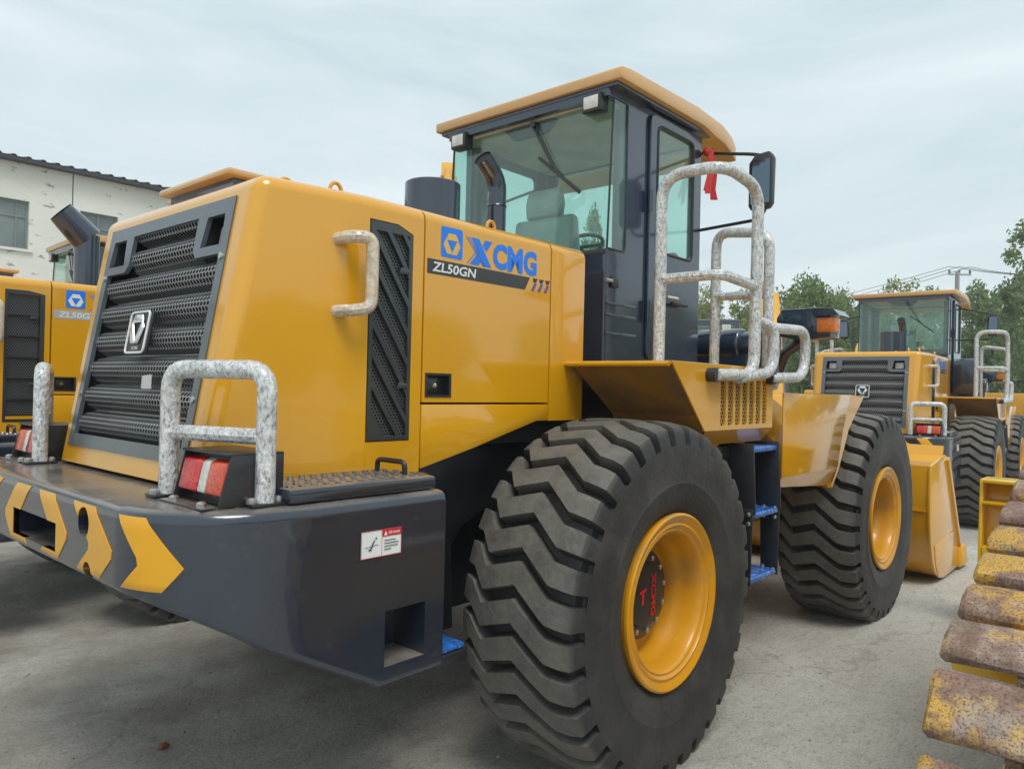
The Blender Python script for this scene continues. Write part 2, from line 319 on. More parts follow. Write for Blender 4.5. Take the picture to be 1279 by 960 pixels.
#BODY
# ---------------------------------------------------------------- ground
def hgt(x, y):
    def ss(a, b, t):
        t = max(0, min(1, (t-a)/(b-a))); return t*t*(3-2*t)
    return -.12*ss(4.9, 8.6, x) - .05*ss(1.6, 3.2, y)
def ground():
    xs = [-600, -200, -60, -25] + [-12+.5*i for i in range(81)] + [45, 90, 250, 700]
    ys = [-600, -200, -60, -25] + [-12+.5*i for i in range(65)] + [35, 70, 200, 700]
    V = [(x, y, hgt(x, y)) for y in ys for x in xs]; n = len(xs)
    F = [(j*n+i, j*n+i+1, (j+1)*n+i+1, (j+1)*n+i) for j in range(len(ys)-1) for i in range(n-1)]
    M_ = bpy.data.materials.new('worn_concrete'); M_.use_nodes = True; t = M_.node_tree; b = t.nodes['Principled BSDF']; l = t.links.new
    co = t.nodes.new('ShaderNodeTexCoord')
    def noise(s, d=8, r=.6, st=(1, 1, 1), dist=0):
        mp_ = t.nodes.new('ShaderNodeMapping'); mp_.inputs['Scale'].default_value = st; mp_.inputs['Rotation'].default_value = (0, 0, .5); l(co.outputs['Object'], mp_.inputs[0])
        n_ = t.nodes.new('ShaderNodeTexNoise'); n_.inputs['Scale'].default_value = s; n_.inputs['Detail'].default_value = d; n_.inputs['Roughness'].default_value = r; n_.inputs['Distortion'].default_value = dist
        l(mp_.outputs[0], n_.inputs['Vector']); return n_.outputs[0]
    def rng_(s, a, b_, c=0, d=1):
        r_ = t.nodes.new('ShaderNodeMapRange'); r_.inputs['From Min'].default_value = a; r_.inputs['From Max'].default_value = b_; r_.inputs['To Min'].default_value = c; r_.inputs['To Max'].default_value = d; l(s, r_.inputs[0]); return r_.outputs[0]
    def mix(f, a, b_):
        x = t.nodes.new('ShaderNodeMixRGB'); l(f, x.inputs[0])
        for k, q in ((1, a), (2, b_)):
            if isinstance(q, tuple): x.inputs[k].default_value = q + (1,)
            else: l(q, x.inputs[k])
        return x.outputs[0]
    c = mix(rng_(noise(.55, 10, .62), .38, .64), (.60, .58, .525), (.45, .43, .38))
    c = mix(rng_(noise(2.6, 10, .7), .5, .72, 0, .6), c, (.60, .58, .53))
    c = mix(rng_(noise(.9, 9, .66, (.6, 2.2, 1), .8), .57, .72, 0, .5), c, (.20, .18, .155))
    c = mix(rng_(noise(7, 10, .75, (.5, 1.6, 1), .5), .5, .66, 0, .4), c, (.28, .26, .225))
    c = mix(rng_(noise(18, 6, .7), .52, .70, 0, .6), c, (.27, .25, .22))
    c0 = c
    c = mix(rng_(noise(60, 4, .7), .52, .64, 0, .5), c, (.58, .56, .51))
    # the oily, muddy strip the machines stand on
    sx = t.nodes.new('ShaderNodeSeparateXYZ'); l(co.outputs['Object'], sx.inputs[0])
    wv = noise(.8, 6, .6); ad = t.nodes.new('ShaderNodeMath'); ad.operation = 'MULTIPLY_ADD'; l(wv, ad.inputs[0]); ad.inputs[1].default_value = 2.4; l(sx.outputs[1], ad.inputs[2])
    band = t.nodes.new('ShaderNodeMath'); band.operation = 'MULTIPLY'; l(rng_(ad.outputs[0], .2, 2.0), band.inputs[0]); l(rng_(noise(1.6, 9, .65), .36, .62, .15, .8), band.inputs[1])
    c = mix(band.outputs[0], c, (.22, .19, .16))
    c = mix(rng_(noise(85, 5, .75), .50, .60, 0, .55), c, (.17, .155, .135))
    c = mix(rng_(noise(30, 6, .7, (.6, 1.5, 1)), .55, .64, 0, .45), c, (.15, .135, .115))
    vo = t.nodes.new('ShaderNodeTexVoronoi'); vo.feature = 'DISTANCE_TO_EDGE'; vo.inputs['Scale'].default_value = .33
    wm = t.nodes.new('ShaderNodeMapping'); l(co.outputs['Object'], wm.inputs[0])
    wn = t.nodes.new('ShaderNodeTexNoise'); wn.inputs['Scale'].default_value = 2.2; wn.inputs['Detail'].default_value = 6; l(co.outputs['Object'], wn.inputs['Vector'])
    va = t.nodes.new('ShaderNodeMixRGB'); va.blend_type = 'LINEAR_LIGHT'; va.inputs[0].default_value = .35; l(wm.outputs[0], va.inputs[1]); l(wn.outputs[1], va.inputs[2]); l(va.outputs[0], vo.inputs['Vector'])
    c = mix(rng_(vo.outputs[0], .0, .005, .35, 0), c, (.12, .11, .10))
    l(c, b.inputs['Base Color'])
    l(rng_(noise(1.3, 8), .3, .7, .55, .92), b.inputs['Roughness'])
    bp = t.nodes.new('ShaderNodeBump'); bp.inputs['Strength'].default_value = .8; bp.inputs['Distance'].default_value = .02
    su = t.nodes.new('ShaderNodeMath'); su.operation = 'MULTIPLY_ADD'; l(noise(34, 12, .8), su.inputs[0]); su.inputs[1].default_value = .8; l(noise(3.2, 9, .6), su.inputs[2]); l(su.outputs[0], bp.inputs['Height']); l(bp.outputs[0], b.inputs['Normal'])
    me = bpy.data.meshes.new('ground'); me.from_pydata(V, [], F); me.materials.append(M_)
    for p_ in me.polygons: p_.use_smooth = True
    tag(link('ground', me), kind='structure')
ground()
def pebbles():
    b = MB(); r_ = random.Random(3)
    for i in range(420):
        if r_.random() < .5: x, y = r_.uniform(-3.0, 3.5), r_.uniform(-3.2, 2.2)
        else: x, y = r_.uniform(-2.5, 9), r_.uniform(-3, 1)
        s = r_.uniform(.003, .011)*(1 if r_.random() < .93 else 1.8); z = hgt(x, y)
        V = [(x+s*math.cos(a)*r_.uniform(.6, 1.2), y+s*math.sin(a)*r_.uniform(.6, 1.2), z+.001) for a in (0, 1.3, 2.6, 3.8, 5)] + [(x, y, z+s*.8)]
        b.add(V, [(k, (k+1) % 5, 5) for k in range(5)])
    o = b.build('gravel', mat('grit', (.24, .22, .19), .9, var=.4, vscale=30), kind='stuff', smooth=0)
    tag(o, 'loose grit and small stones scattered over the concrete', 'gravel')
    p = MB().lathe([(.0, 0), (.025, .0), (.03, .008), (.02, .016), (.0, .018)], ax='z', n=7).xf(lambda x, y, z: (x*1.3, y*.8, z))
    o = p.build('stone_chip', mat('red_stone', (.32, .11, .08), .8, var=.2)); o.location = (-1.46, .43, .001); o.rotation_euler = (0, .1, .7)
    tag(o, 'small reddish stone chip lying on the concrete behind the dark counterweight', 'stone')
pebbles()

# ---------------------------------------------------------------- wheel meshes
WR, WH = .81, .768
def tyre_mesh():
    N = 34; pitch = 2*math.pi/N
    T = [(0, 0), (.05, 1), (.31, 1), (.375, 0), (.54, 0), (.71, 0), (.87, 0)]
    bp = [(-1.0, 1.25), (-.80, 1.16), (-.56, .60), (.03, .92), (.62, .10), (1.0, .0)]
    def off(u):
        if u <= -1: return bp[0][1]
        for (a, x), (b, y) in zip(bp, bp[1:]):
            if u <= b: return x + (y-x)*(u-a)/(b-a)
        return bp[-1][1]
    us = [-1, -.9, -.80, -.68, -.56, -.50, -.38, -.24, -.10, -.03, .03, .10, .23, .36, .49, .56, .62, .70, .86, 1]
    rows = []   # r, y, off, depth
    side = [(.392, .250, 0), (.42, .272, 0), (.47, .290, 0), (.535, .300, 0), (.545, .296, 0), (.62, .303, 0), (.68, .300, 0), (.706, .297, 0), (.712, .296, .55), (.745, .290, 1)]
    for r, y, d in side: rows.append((r, -y, off(-1), d))
    for u in us: rows.append((WR - .006*u*u - .022*abs(u)**7, u*.278, off(u), 1))
    for r, y, d in reversed(side): rows.append((r, y, off(1), d))
    V = []
    for r, y, o, d in rows:
        for k in range(N):
            for t, g in T:
                a = -(k+t+o)*pitch + .4
                dp = g*d*.066
                # displace towards the carcass centre
                vr, vy = r-.45, y*.55; ln = math.hypot(vr, vy)
                rr = r - dp*vr/ln; yy = y - dp*vy/ln
                x, z = rr*math.cos(a), rr*math.sin(a)
                if z < -WH: 
                    yy *= 1 + .25*(-WH - z)/.05*.35; z = -WH
                V.append((x, -yy, z))
    n = N*len(T)
    F = [(i*n+k, i*n+(k+1) % n, (i+1)*n+(k+1) % n, (i+1)*n+k) for i in range(len(rows)-1) for k in range(n)]
    b = MB(); b.add(V, F)
    return b.mesh('tyre', RUB, smooth=28)
TYRE = tyre_mesh()
RIMP = [(.386, .15), (.386, .262), (.397, .270), (.397, .284), (.388, .290), (.376, .286), (.362, .276), (.352, .272), (.346, .276), (.340, .276), (.336, .268), (.326, .262), (.320, .266), (.312, .262), (.306, .250), (.300, .215), (.296, .18), (.294, .14), (.286, .128), (.284, .06), (.24, .05), (.0, .05)]
RIM = MB().lathe(RIMP, n=64).xf(lambda x, y, z: (x, -y, z)).mesh('wheel', RIMY, smooth=40)
HUB = MB().lathe([(.205, .05), (.205, .112), (.198, .118), (.150, .120), (.146, .132), (.0, .134)], n=40).xf(lambda x, y, z: (x, -y, z)).mesh('hub', BLK, smooth=40)
BOLT = MB().lathe([(.013, 0), (.013, .012), (.007, .016), (0, .016)], n=8).xf(lambda x, y, z: (x, -y, z)).mesh('bolt', STL, smooth=30)
BOLTZ = MB().lathe([(.016, 0), (.016, .012), (.009, .017), (0, .017)], ax='z', n=8).mesh('bolt', STL, smooth=30)
HTXT = fit_text('XCMG', -.10, .10, -.021, .021, thick=.03).xf(lambda x, y, z: (y, z, -x)).mesh('lettering', REDT, smooth=0)
HMARK = MB().box(-.01, .01, -.001, .001, -.03, .03).add([(-.03, -.0015, .02), (.03, -.0015, .03), (.03, -.0015, .045), (-.03, -.0015, .035)], [(0, 1, 2, 3)]).mesh('paint_mark', REDT, smooth=0)
def wheel(parent, x, y):
    rgt = y < 0
    w_ = link('wheel', RIM, parent); w_.location = (x, y, WH); w_.rotation_euler = (0, 0, 0 if rgt else math.pi)
    link('tyre', TYRE, w_); link('hub', HUB, w_)
    for k in range(12):
        a = k*math.pi/6 + .15; link('bolt', BOLT, w_, loc=(.172*math.cos(a), -.118, .172*math.sin(a)))
    link('lettering', HTXT, w_, loc=(.062, -.136, -.005)); link('paint_mark', HMARK, w_, loc=(-.03, -.1355, -.01))
    return w_
# ---------------------------------------------------------------- wheel loader
def clip_poly(P, ax, v, keep_less):
    o = []
    for i in range(len(P)):
        a, b = P[i], P[(i+1) % len(P)]
        ia = (a[ax] <= v) == keep_less; ib = (b[ax] <= v) == keep_less
        if ia: o.append(a)
        if ia != ib:
            t = (v-a[ax])/(b[ax]-a[ax]); o.append((a[0]+(b[0]-a[0])*t, a[1]+(b[1]-a[1])*t))
    return o
def make_loader():
    T = empty('wheel_loader')
    # ---- rear frame, axles
    b = MB().box(-1.16, 1.45, -.42, .42, .62, 1.30); b.box(1.3, 1.75, -.16, .16, .7, 1.2)
    b.build('rear_frame', BLK, T, bevel=.01)
    for s in (-1, 1):
        P = [(-1.14, 1.34), (-1.14, .62), (-.60, .60), (-.62, .98), (-.56, 1.06), (-.42, 1.12), (.20, 1.14), (.30, 1.05), (.36, .62), (.8, .62), (.8, 1.42), (.2, 1.62), (-.2, 1.60), (-.62, 1.47)]
        MB().prism(P, 'y', s*.56, s*.60).build('frame_plate', BLK, T, bevel=.008)
        MB().box(-1.12, -.75, s*.60 if s < 0 else .60, s*.95 if s > 0 else -.60, .66, .70).build('underside_bracket', BLK, T) if False else None
    MB().box(.22, 1.5, -.62, .62, 1.25, 1.866).build('cab_riser', BLK, T, bevel=.01)
    for x in (0, 3.3):
        MB().lathe([(.10, -.95), (.13, -.9), (.14, -.35), (.22, -.2), (.27, 0), (.22, .2), (.14, .35), (.13, .9), (.10, .95)], (x, 0, WH), n=20).build('axle', BLK, T)
        for y in (-1.125, 1.125): wheel(T, x, y)
    MB().tube([(0, 0, .85), (1.7, 0, .9), (3.3, 0, .85)], .05).build('drive_shaft', BLK, T)
    # ---- counterweight
    half = [(-2.14, -.72), (-2.118, -.83), (-2.065, -.93), (-1.975, -1.02), (-1.86, -1.075), (-1.70, -1.10), (-1.42, -1.10), (-1.14, -1.10)]
    def cr(P):
        o = []
        for i in range(len(P)-1):
            p0, a_, c_, p3_ = P[max(i-1, 0)], P[i], P[i+1], P[min(i+2, len(P)-1)]
            st_ = 4 if 0 < i < len(P)-3 else 1
            for k_ in range(st_):
                t = k_/st_; o.append(tuple(.5*(2*a_[j] + (c_[j]-p0[j])*t + (2*p0[j]-5*a_[j]+4*c_[j]-p3_[j])*t*t + (3*a_[j]-p0[j]-3*c_[j]+p3_[j])*t**3) for j in (0, 1)))
        return o + [P[-1]]
    half = [half[0]] + cr([(-2.14, -.60)] + half[:6] + [(-1.55, -1.10)])[2:-1] + half[6:]
    pl_ = half[::-1]; outl = [(x, y) for x, y in pl_] + [(x, -y) for x, y in half]
    def zb(x): return .69 if x > -1.42 else .69 + (-1.42-x)/(.72)*.385
    rings = [(.05, lambda x: 1.335), (.022, lambda x: 1.331), (.007, lambda x: 1.318), (0, lambda x: 1.295), (0, lambda x: zb(x)+.03), (.008, lambda x: zb(x)+.01), (.03, lambda x: zb(x))]
    n = len(outl); V = []; F = []
    for ins, zf in rings:
        for i, (x, y) in enumerate(outl):
            a = Vector(outl[max(i-1, 0)]); c = Vector(outl[min(i+1, n-1)]); tn = (c-a).normalized(); nr = Vector((tn.y, -tn.x))
            if nr.dot(Vector((x+1.2, y))) > 0: nr = -nr
            V.append((x+nr.x*ins if abs(tn.x) < .98 else x, y+nr.y*ins, zf(x)))
    for r_ in range(len(rings)-1):
        for i in range(n-1): F.append((r_*n+i, r_*n+i+1, (r_+1)*n+i+1, (r_+1)*n+i))
        F.append((r_*n+n-1, r_*n, (r_+1)*n, (r_+1)*n+n-1))
    F.append(tuple(range(n))); k = (len(rings)-1)*n
    for i in range(n//2-1): F.append((k+i, k+i+1, k+n-2-i, k+n-1-i))
    body = MB(); body.add(V, F); me = body.mesh('counterweight', NAVY, smooth=40)
    cuts = [MB().box(-2.4, -1.98, -.235, .235, 1.118, 1.216)]
    for s in (-1, 1):
        cuts.append(MB().box(-1.41, -1.23, min(s*.93, s*1.3), max(s*.93, s*1.3), .762, .95))
        cuts.append(MB().lathe([(.050, -2.4), (.050, -2.0)], (0, s*.482, 1.252), ax='x', n=20, cap=True))
        cuts.append(MB().lathe([(.036, -2.4), (.036, -2.0)], (0, s*.52, 1.098), ax='x', n=20, cap=True))
    me = cut(me, cuts, 40); cw = link('counterweight', me, T)
    # chevron markings that follow the curved rear face
    ext = [Vector(p) for p in ([(-1.70, -1.10)] + half[::-1][3:] + [(x, -y) for x, y in half[:5]] + [(-1.70, 1.10)])]
    ext = []
    for p in half[::-1][2:]: ext.append(Vector(p))
    for x, y in half[:-2]: ext.append(Vector((x, -y)))
    acc = [0]
    for a, c in zip(ext, ext[1:]): acc.append(acc[-1] + (c-a).length)
    mid = acc[-1]/2
    def onface(u, z, d=.003):
        ins = .008*max(0, min(1, (1.105-z)/.02)) + .022*max(0, min(1, (1.085-z)/.01)) + .007*max(0, min(1, (z-1.295)/.023)); d = d - ins
        s_ = mid + u    # u>0 towards +Y
        for i in range(len(ext)-1):
            if s_ <= acc[i+1] or i == len(ext)-2:
                t = (s_-acc[i])/(acc[i+1]-acc[i]); p = ext[i].lerp(ext[i+1], t); tn = (ext[i+1]-ext[i]).normalized(); nr = Vector((-tn.y, tn.x))
                if nr.x > 0 and abs(nr.x) > .05: nr = -nr
                if abs(nr.x) <= .05: nr = Vector((0, -1 if p.y < 0 else 1))
                return (p.x+nr.x*d, p.y+nr.y*d, z)
    def chev(left, right, sg):
        zs = [1.312 - .232*i/10 for i in range(11)]; m_ = 26
        def edge(E_, z):
            for (u0, z0), (u1, z1) in zip(E_, E_[1:]):
                if z >= z1 - 1e-6: return u0 + (u1-u0)*(z0-z)/(z0-z1)
            return E_[-1][0]
        V_ = []
        for d_ in (.0028, -.02):
            for z in zs:
                a_, c_ = edge(left, z), edge(right, z)
                for i in range(m_+1): V_.append(onface(-sg*(a_+(c_-a_)*i/m_), z, d_))
        w_ = m_+1; h_ = len(zs); k_ = w_*h_
        F_ = [(r_*w_+i, r_*w_+i+1, (r_+1)*w_+i+1, (r_+1)*w_+i) for r_ in range(h_-1) for i in range(m_)]
        F_ += [tuple(k_+q for q in reversed(f_)) for f_ in F_]
        rim = [i for i in range(w_)] + [r_*w_+m_ for r_ in range(1, h_)] + [(h_-1)*w_+i for i in range(m_-1, -1, -1)] + [r_*w_ for r_ in range(h_-2, 0, -1)]
        F_ += [(rim[i], k_+rim[i], k_+rim[(i+1) % len(rim)], rim[(i+1) % len(rim)]) for i in range(len(rim))]
        b_ = MB(); return b_.add(V_, F_)
    for sg in (1, -1):
        for lf, rg_ in (([(.045, 1.312), (.18, 1.186), (.06, 1.08)], [(.202, 1.312), (.345, 1.186), (.235, 1.08)]), ([(.381, 1.312), (.546, 1.186), (.404, 1.08)], [(.566, 1.312), (.726, 1.186), (.596, 1.08)]), ([(.743, 1.312), (.848, 1.180), (.746, 1.08)], [(.862, 1.312), (.990, 1.172), (.905, 1.08)])):
            cm = cut(chev(lf, rg_, sg).mesh('chevron_marking', DECY, smooth=40), cuts, 40)
            link('chevron_marking', cm, cw)
    # deck fittings on the counterweight
    for s in (-1, 1):
        lid = MB().box(-1.76, -1.15, min(s*.74, s*1.06), max(s*.74, s*1.06), 1.337, 1.385)
        lo = lid.build('tank_lid', NAVY, T, bevel=.012)
        st = MB()
        for i in range(13):
            for j in range(5):
                st.lathe([(.013, 0), (.010, .004), (0, .005)], (-1.73+i*.046+(.012 if j % 2 else 0), s*(.79+j*.054), 1.385), ax='z', n=8)
        st.build('tread_studs', NAVY, lo, kind='stuff')
        MB().tube(fillet([(-1.22, s*.80, 1.38), (-1.22, s*.80, 1.43), (-1.22, s*.96, 1.43), (-1.22, s*.96, 1.38)], .025), .010, 8).build('lid_handle', BLK, lo)
        MB().lathe([(0.06, 0), (.06, .03), (.045, .04), (0, .042)], (-1.10, s*.88, 1.335), ax='z', n=20).build('filler_cap', BLK, T)
        # guard rail
        A = (-1.94, s*.63); B_ = (-1.81, s*1.0)
        rl = MB().tube(fillet([(A[0], A[1], 1.345), (A[0], A[1], 1.75), (B_[0], B_[1], 1.75), (B_[0], B_[1], 1.345)], .07), .031, 12)
        rl.tube([(A[0], A[1], 1.545), (B_[0], B_[1], 1.545)], .026, 10)
        ro = rl.build('guard_rail', WRAP, T)
        for q in (A, B_):
            MB().box(q[0]-.06, q[0]+.06, q[1]-.035, q[1]+.035, 1.336, 1.346).build('rail_foot', BLK, ro, bevel=.003)
            for d in (-.045, .045): link('bolt', BOLTZ, ro, loc=(q[0]+d, q[1], 1.346))
        # tail lamp: open fronted box with a sloping lens
        y0, y1 = min(s*.69, s*.99), max(s*.69, s*.99)
        P = [(-1.955, 1.338), (-1.915, 1.495), (-1.74, 1.495), (-1.74, 1.338)]
        bx = MB()
        bx.prism([(-1.925, 1.489), (-1.74, 1.489), (-1.74, 1.497), (-1.925, 1.497)], 'y', y0, y1)
        for yy in (y0, y1-.006): bx.prism(P, 'y', yy, yy+.006)
        bx.prism([(-1.915, 1.338), (-1.89, 1.489), (-1.88, 1.489), (-1.90, 1.338)], 'y', y0+.006, y1-.006)
        tb = bx.build('tail_lamp', BLK, T, bevel=.002)
        a, c = y0+.012, y1-.012; wd = c-a
        def lens(u0, u1, nm, mt):
            ya, yb = (a+wd*u0, a+wd*u1) if s > 0 else (c-wd*u1, c-wd*u0)
            # u measured from the inner side
            if s > 0: pass
            MB().prism([(-1.918, 1.362), (-1.945, 1.372), (-1.925, 1.465), (-1.895, 1.478)], 'y', ya, yb).build(nm, mt, tb, bevel=.008)
        lens(0, .45, 'lens', REDL); lens(.455, .63, 'lens', CLRL); lens(.635, 1, 'lens', mat('orange_red_lens', (.62, .06, .015), .14, coat=.6, bump=.6, bscale=70, var=.25, vscale=25))
        for q in (.2, .8): link('bolt', BOLTZ, tb, loc=(-1.975, y0+(y1-y0)*q, 1.338))
        MB().box(-2.0, -1.955, y0+.01, y1-.01, 1.3365, 1.341).build('mount_plate', NAVY, tb)
        # warning sticker and rear step
        st = MB().add([(-1.52, s*1.1025, 1.14), (-1.35, s*1.1025, 1.14), (-1.35, s*1.1025, 1.23), (-1.52, s*1.1025, 1.23)], [(0, 1, 2, 3)]).build('warning_sticker', WHT, cw, smooth=0)
        yy = s*1.104
        f = (lambda x, z: (x, yy, z)) if s < 0 else (lambda x, z: (-2.87-x, yy, z))
        MB().add([f(-1.432, 1.205), f(-1.352, 1.205), f(-1.352, 1.228), f(-1.432, 1.228)], [(0, 1, 2, 3)]).build('sticker_band', REDT, st, smooth=0)
        fr = MB()
        for x0, x1, z0, z1 in ((-1.52, -1.35, 1.14, 1.142), (-1.52, -1.35, 1.228, 1.23), (-1.52, -1.518, 1.14, 1.23), (-1.352, -1.35, 1.14, 1.23), (-1.435, -1.4335, 1.14, 1.23)):
            fr.add([f(x0, z0), f(x1, z0), f(x1, z1), f(x0, z1)], [(0, 1, 2, 3)])
        fr.build('sticker_frame', REDT, st, smooth=0)
        yy2 = s*1.1055
        def tx(b_): return b_.xf(lambda x, y, z: (x if s < 0 else -2.87-x, yy2, y))
        tx(fit_text('\u5371\u9669 DANGER', -1.408, -1.358, 1.211, 1.223, thick=.01)).build('lettering', WHT, st, smooth=0)
        tx(MB().add([(-1.427, 1.209, 0), (-1.413, 1.209, 0), (-1.42, 1.225, 0)], [(0, 1, 2)])).build('warning_triangle', WHT, st, smooth=0)
        ln = MB()
        for q in range(4):
            w_ = (.05, .062, .058, .03)[q]; ln.add([(-1.425, 1.19-q*.010, 0), (-1.425+w_, 1.19-q*.010, 0), (-1.425+w_, 1.193-q*.010, 0), (-1.425, 1.193-q*.010, 0)], [(0, 1, 2, 3)])
        tx(ln).build('small_print', DGR, st, smooth=0)
        pg = MB()
        for P_ in ([(-1.505, 1.175), (-1.45, 1.181), (-1.45, 1.183), (-1.505, 1.177)], [(-1.478, 1.183), (-1.472, 1.184), (-1.464, 1.197), (-1.468, 1.199)], [(-1.476, 1.184), (-1.486, 1.168), (-1.482, 1.166), (-1.471, 1.182)], [(-1.462, 1.2), (-1.457, 1.2), (-1.457, 1.207), (-1.462, 1.207)], [(-1.49, 1.165), (-1.478, 1.165), (-1.478, 1.170), (-1.49, 1.170)]):
            pg.add([(x, z, 0) for x, z in P_], [(0, 1, 2, 3)])
        tx(pg).build('pictogram', DGR, st, smooth=0)
        MB().box(-1.13, -.97, min(s*.80, s*1.06), max(s*.80, s*1.06), .67, .71).build('rear_step', BLK, T, bevel=.006)
        MB().box(-1.125, -.975, min(s*.81, s*1.05), max(s*.81, s*1.05), .712, .735).build('step_wrap', WRAPB, T, bevel=.008)
    # ---- hood, rear section with grille opening
    rb, rt = -1.862, -1.672; yb_, yt_ = .655, .6845
    V = [(rb, -yb_, 1.35), (rb, yb_, 1.35), (-1.25, .75, 1.35), (-.966, .75, 1.36), (-.966, -.75, 1.36), (-1.25, -.75, 1.35),
         (rt, -yt_, 2.45), (rt, yt_, 2.45), (-1.25, .75, 2.45), (-.966, .75, 2.45), (-.966, -.75, 2.45), (-1.25, -.75, 2.45)]
    F = [(0, 1, 2, 3, 4, 5), (6, 7, 8, 9, 10, 11)] + [(i, (i+1) % 6, (i+1) % 6+6, i+6) for i in range(6)]
    def bs(e):
        a, c = e.verts
        return not (a.co.x > -.98 and c.co.x > -.98) and not (a.co.z < 1.4 and c.co.z < 1.4) 
    hd = MB(); hd.add(V, F); hm = hd.mesh('hood', YEL, bevel=.055, seg=5, bsel=bs, smooth=50)
    Wv = Vector((.19, 0, 1.10)).normalized(); Nv = Vector((-Wv.z, 0, Wv.x)); O = Vector((rb, 0, 1.35))
    def rp_(u, w_, n_): return O + Vector((0, -u, 0)) + Wv*w_ + Nv*n_
    def rbox(u0, u1, w0, w1, n0, n1): return MB().box(u0, u1, w0, w1, n0, n1).xf(lambda x, y, z: rp_(x, y, z))
    ct = [rbox(-.548, .548, .08, 1.032, -.14, .1)]
    VX0, VX1, VZ0, VZ1 = -1.243, -1.022, 1.49, 2.355
    for s in (-1, 1): ct.append(MB().prism([(VX0, VZ0), (VX1, VZ0), (VX1, VZ1-.03), (VX1-.08, VZ1), (VX0, VZ1)], 'y', s*.715, s*.9))
    hood = link('hood', cut(hm, ct, 50), T)
    # grille: grey frame with lamp windows, corrugated perforated sheet behind it
    fm = rbox(-.556, .556, .071, 1.044, -.012, .006).mesh('grille_frame', FRM, smooth=30)
    c2 = [MB().prism([(-.508, .125), (.508, .125), (.508, .832), (.325, .832), (.295, .86), (.295, .992), (-.295, .992), (-.295, .86), (-.325, .832), (-.508, .832)], 'z', -.05, .05).xf(lambda x, y, z: rp_(x, y, z))]
    for s in (-1, 1):
        P = [(s*.35, .868), (s*.51, .868), (s*.50, .985), (s*.37, .985)]
        c2.append(MB().prism(P, 'z', -.05, .05).xf(lambda x, y, z: rp_(x, y, z)))
    gf = link('grille_frame', cut(fm, c2, 30), T)
    lin = MB().box(-.547, .547, .081, 1.031, -.138, -.018); lin.f = [f_ for f_ in lin.f if not all(lin.v[i][2] > -.05 for i in f_)]
    lin.xf(lambda x, y, z: rp_(x, y, z)).build('grille_backing', CAV, gf, recalc=False, smooth=0)
    NB = 7.25
    def zf(x, y):
        t = ((y-.125)/(.867)*NB) % 1
        return -.040 + .040*math.sin(math.pi*min(1, t/.84))**.7*(1 if t < .84 else 0) - (.02 if t >= .84 else 0)
    hexmesh(-.508, .508, .125, .992, .0245, .0185, .74, lambda x, y: y < .832 or abs(x) < .31, zf).xf(lambda x, y, z: rp_(x, y, z)).build('grille_mesh', MSH, gf, kind='stuff', smooth=0, recalc=False)
    for s in (-1, 1):
        for w_ in (.82, .30): MB().lathe([(.014, 0), (.013, .006), (0, .009)], ax='z', n=10).xf(lambda x, y, z: rp_(s*.53+x, w_+y, .006+z)).build('screw', STL, gf)
        lb = MB()
        for q in ((.345, .355, .86, .99), (.505, .515, .86, .99)): 
            lb.add([p for p in rbox(min(s*q[0], s*q[1]), max(s*q[0], s*q[1]), q[2], q[3], -.10, -.013).v], [(0, 3, 2, 1), (4, 5, 6, 7), (0, 1, 5, 4), (1, 2, 6, 5), (2, 3, 7, 6), (3, 0, 4, 7)])
        lb.add(rbox(min(s*.345, s*.515), max(s*.345, s*.515), .855, .862, -.10, -.013).v, [(0, 3, 2, 1), (4, 5, 6, 7), (0, 1, 5, 4), (1, 2, 6, 5), (2, 3, 7, 6), (3, 0, 4, 7)])
        wl = lb.build('work_lamp', CAV, gf)
        rbox(min(s*.375, s*.485), max(s*.375, s*.485), .885, .97, -.085, -.045).build('lamp_lens', CLRL, wl, bevel=.01)
    # badge
    bd = MB().prism([(-.09, .465), (.09, .465), (.09, .64), (-.09, .64)], 'z', .006, .026).xf(lambda x, y, z: rp_(x, y, z)).build('badge', DARKP, gf, bevel=.012)
    rg = MB()
    for i in range(24):
        pass
    rr = fillet([(-.085, .55, .028), (-.085, .635, .028), (.085, .635, .028), (.085, .47, .028), (-.085, .47, .028), (-.085, .551, .028)], .02, 4)
    rg.tube(rr, .005, 6).xf(lambda x, y, z: rp_(x, y, z)).build('badge_rim', WHT, bd)
    tz = MB()
    for k in range(3):
        a = k*2*math.pi/3; ca, sa = math.cos(a), math.sin(a)
        q = [(-.034, .056), (.034, .056), (.052, .022), (-.052, .022)]
        tz.prism([(x*ca-y*sa, (x*sa+y*ca)*1.05+.565) for x, y in q], 'z', .027, .038)
    tz.xf(lambda x, y, z: rp_(x, y, z)).build('badge_emblem', CHR, bd, bevel=.006)
    fit_text('XCMG', -.032, .032, .482, .496, thick=.03).xf(lambda x, y, z: rp_(x, y, .028)).build('lettering', CHR, bd, smooth=0)
    MB().add([rp_(.10, .33, .012), rp_(.20, .33, .016), rp_(.19, .385, .02), rp_(.09, .38, .014)], [(0, 1, 2, 3)]).build('tape_scrap', mat('tape', (.45, .46, .45), .2, coat=.5), gf)
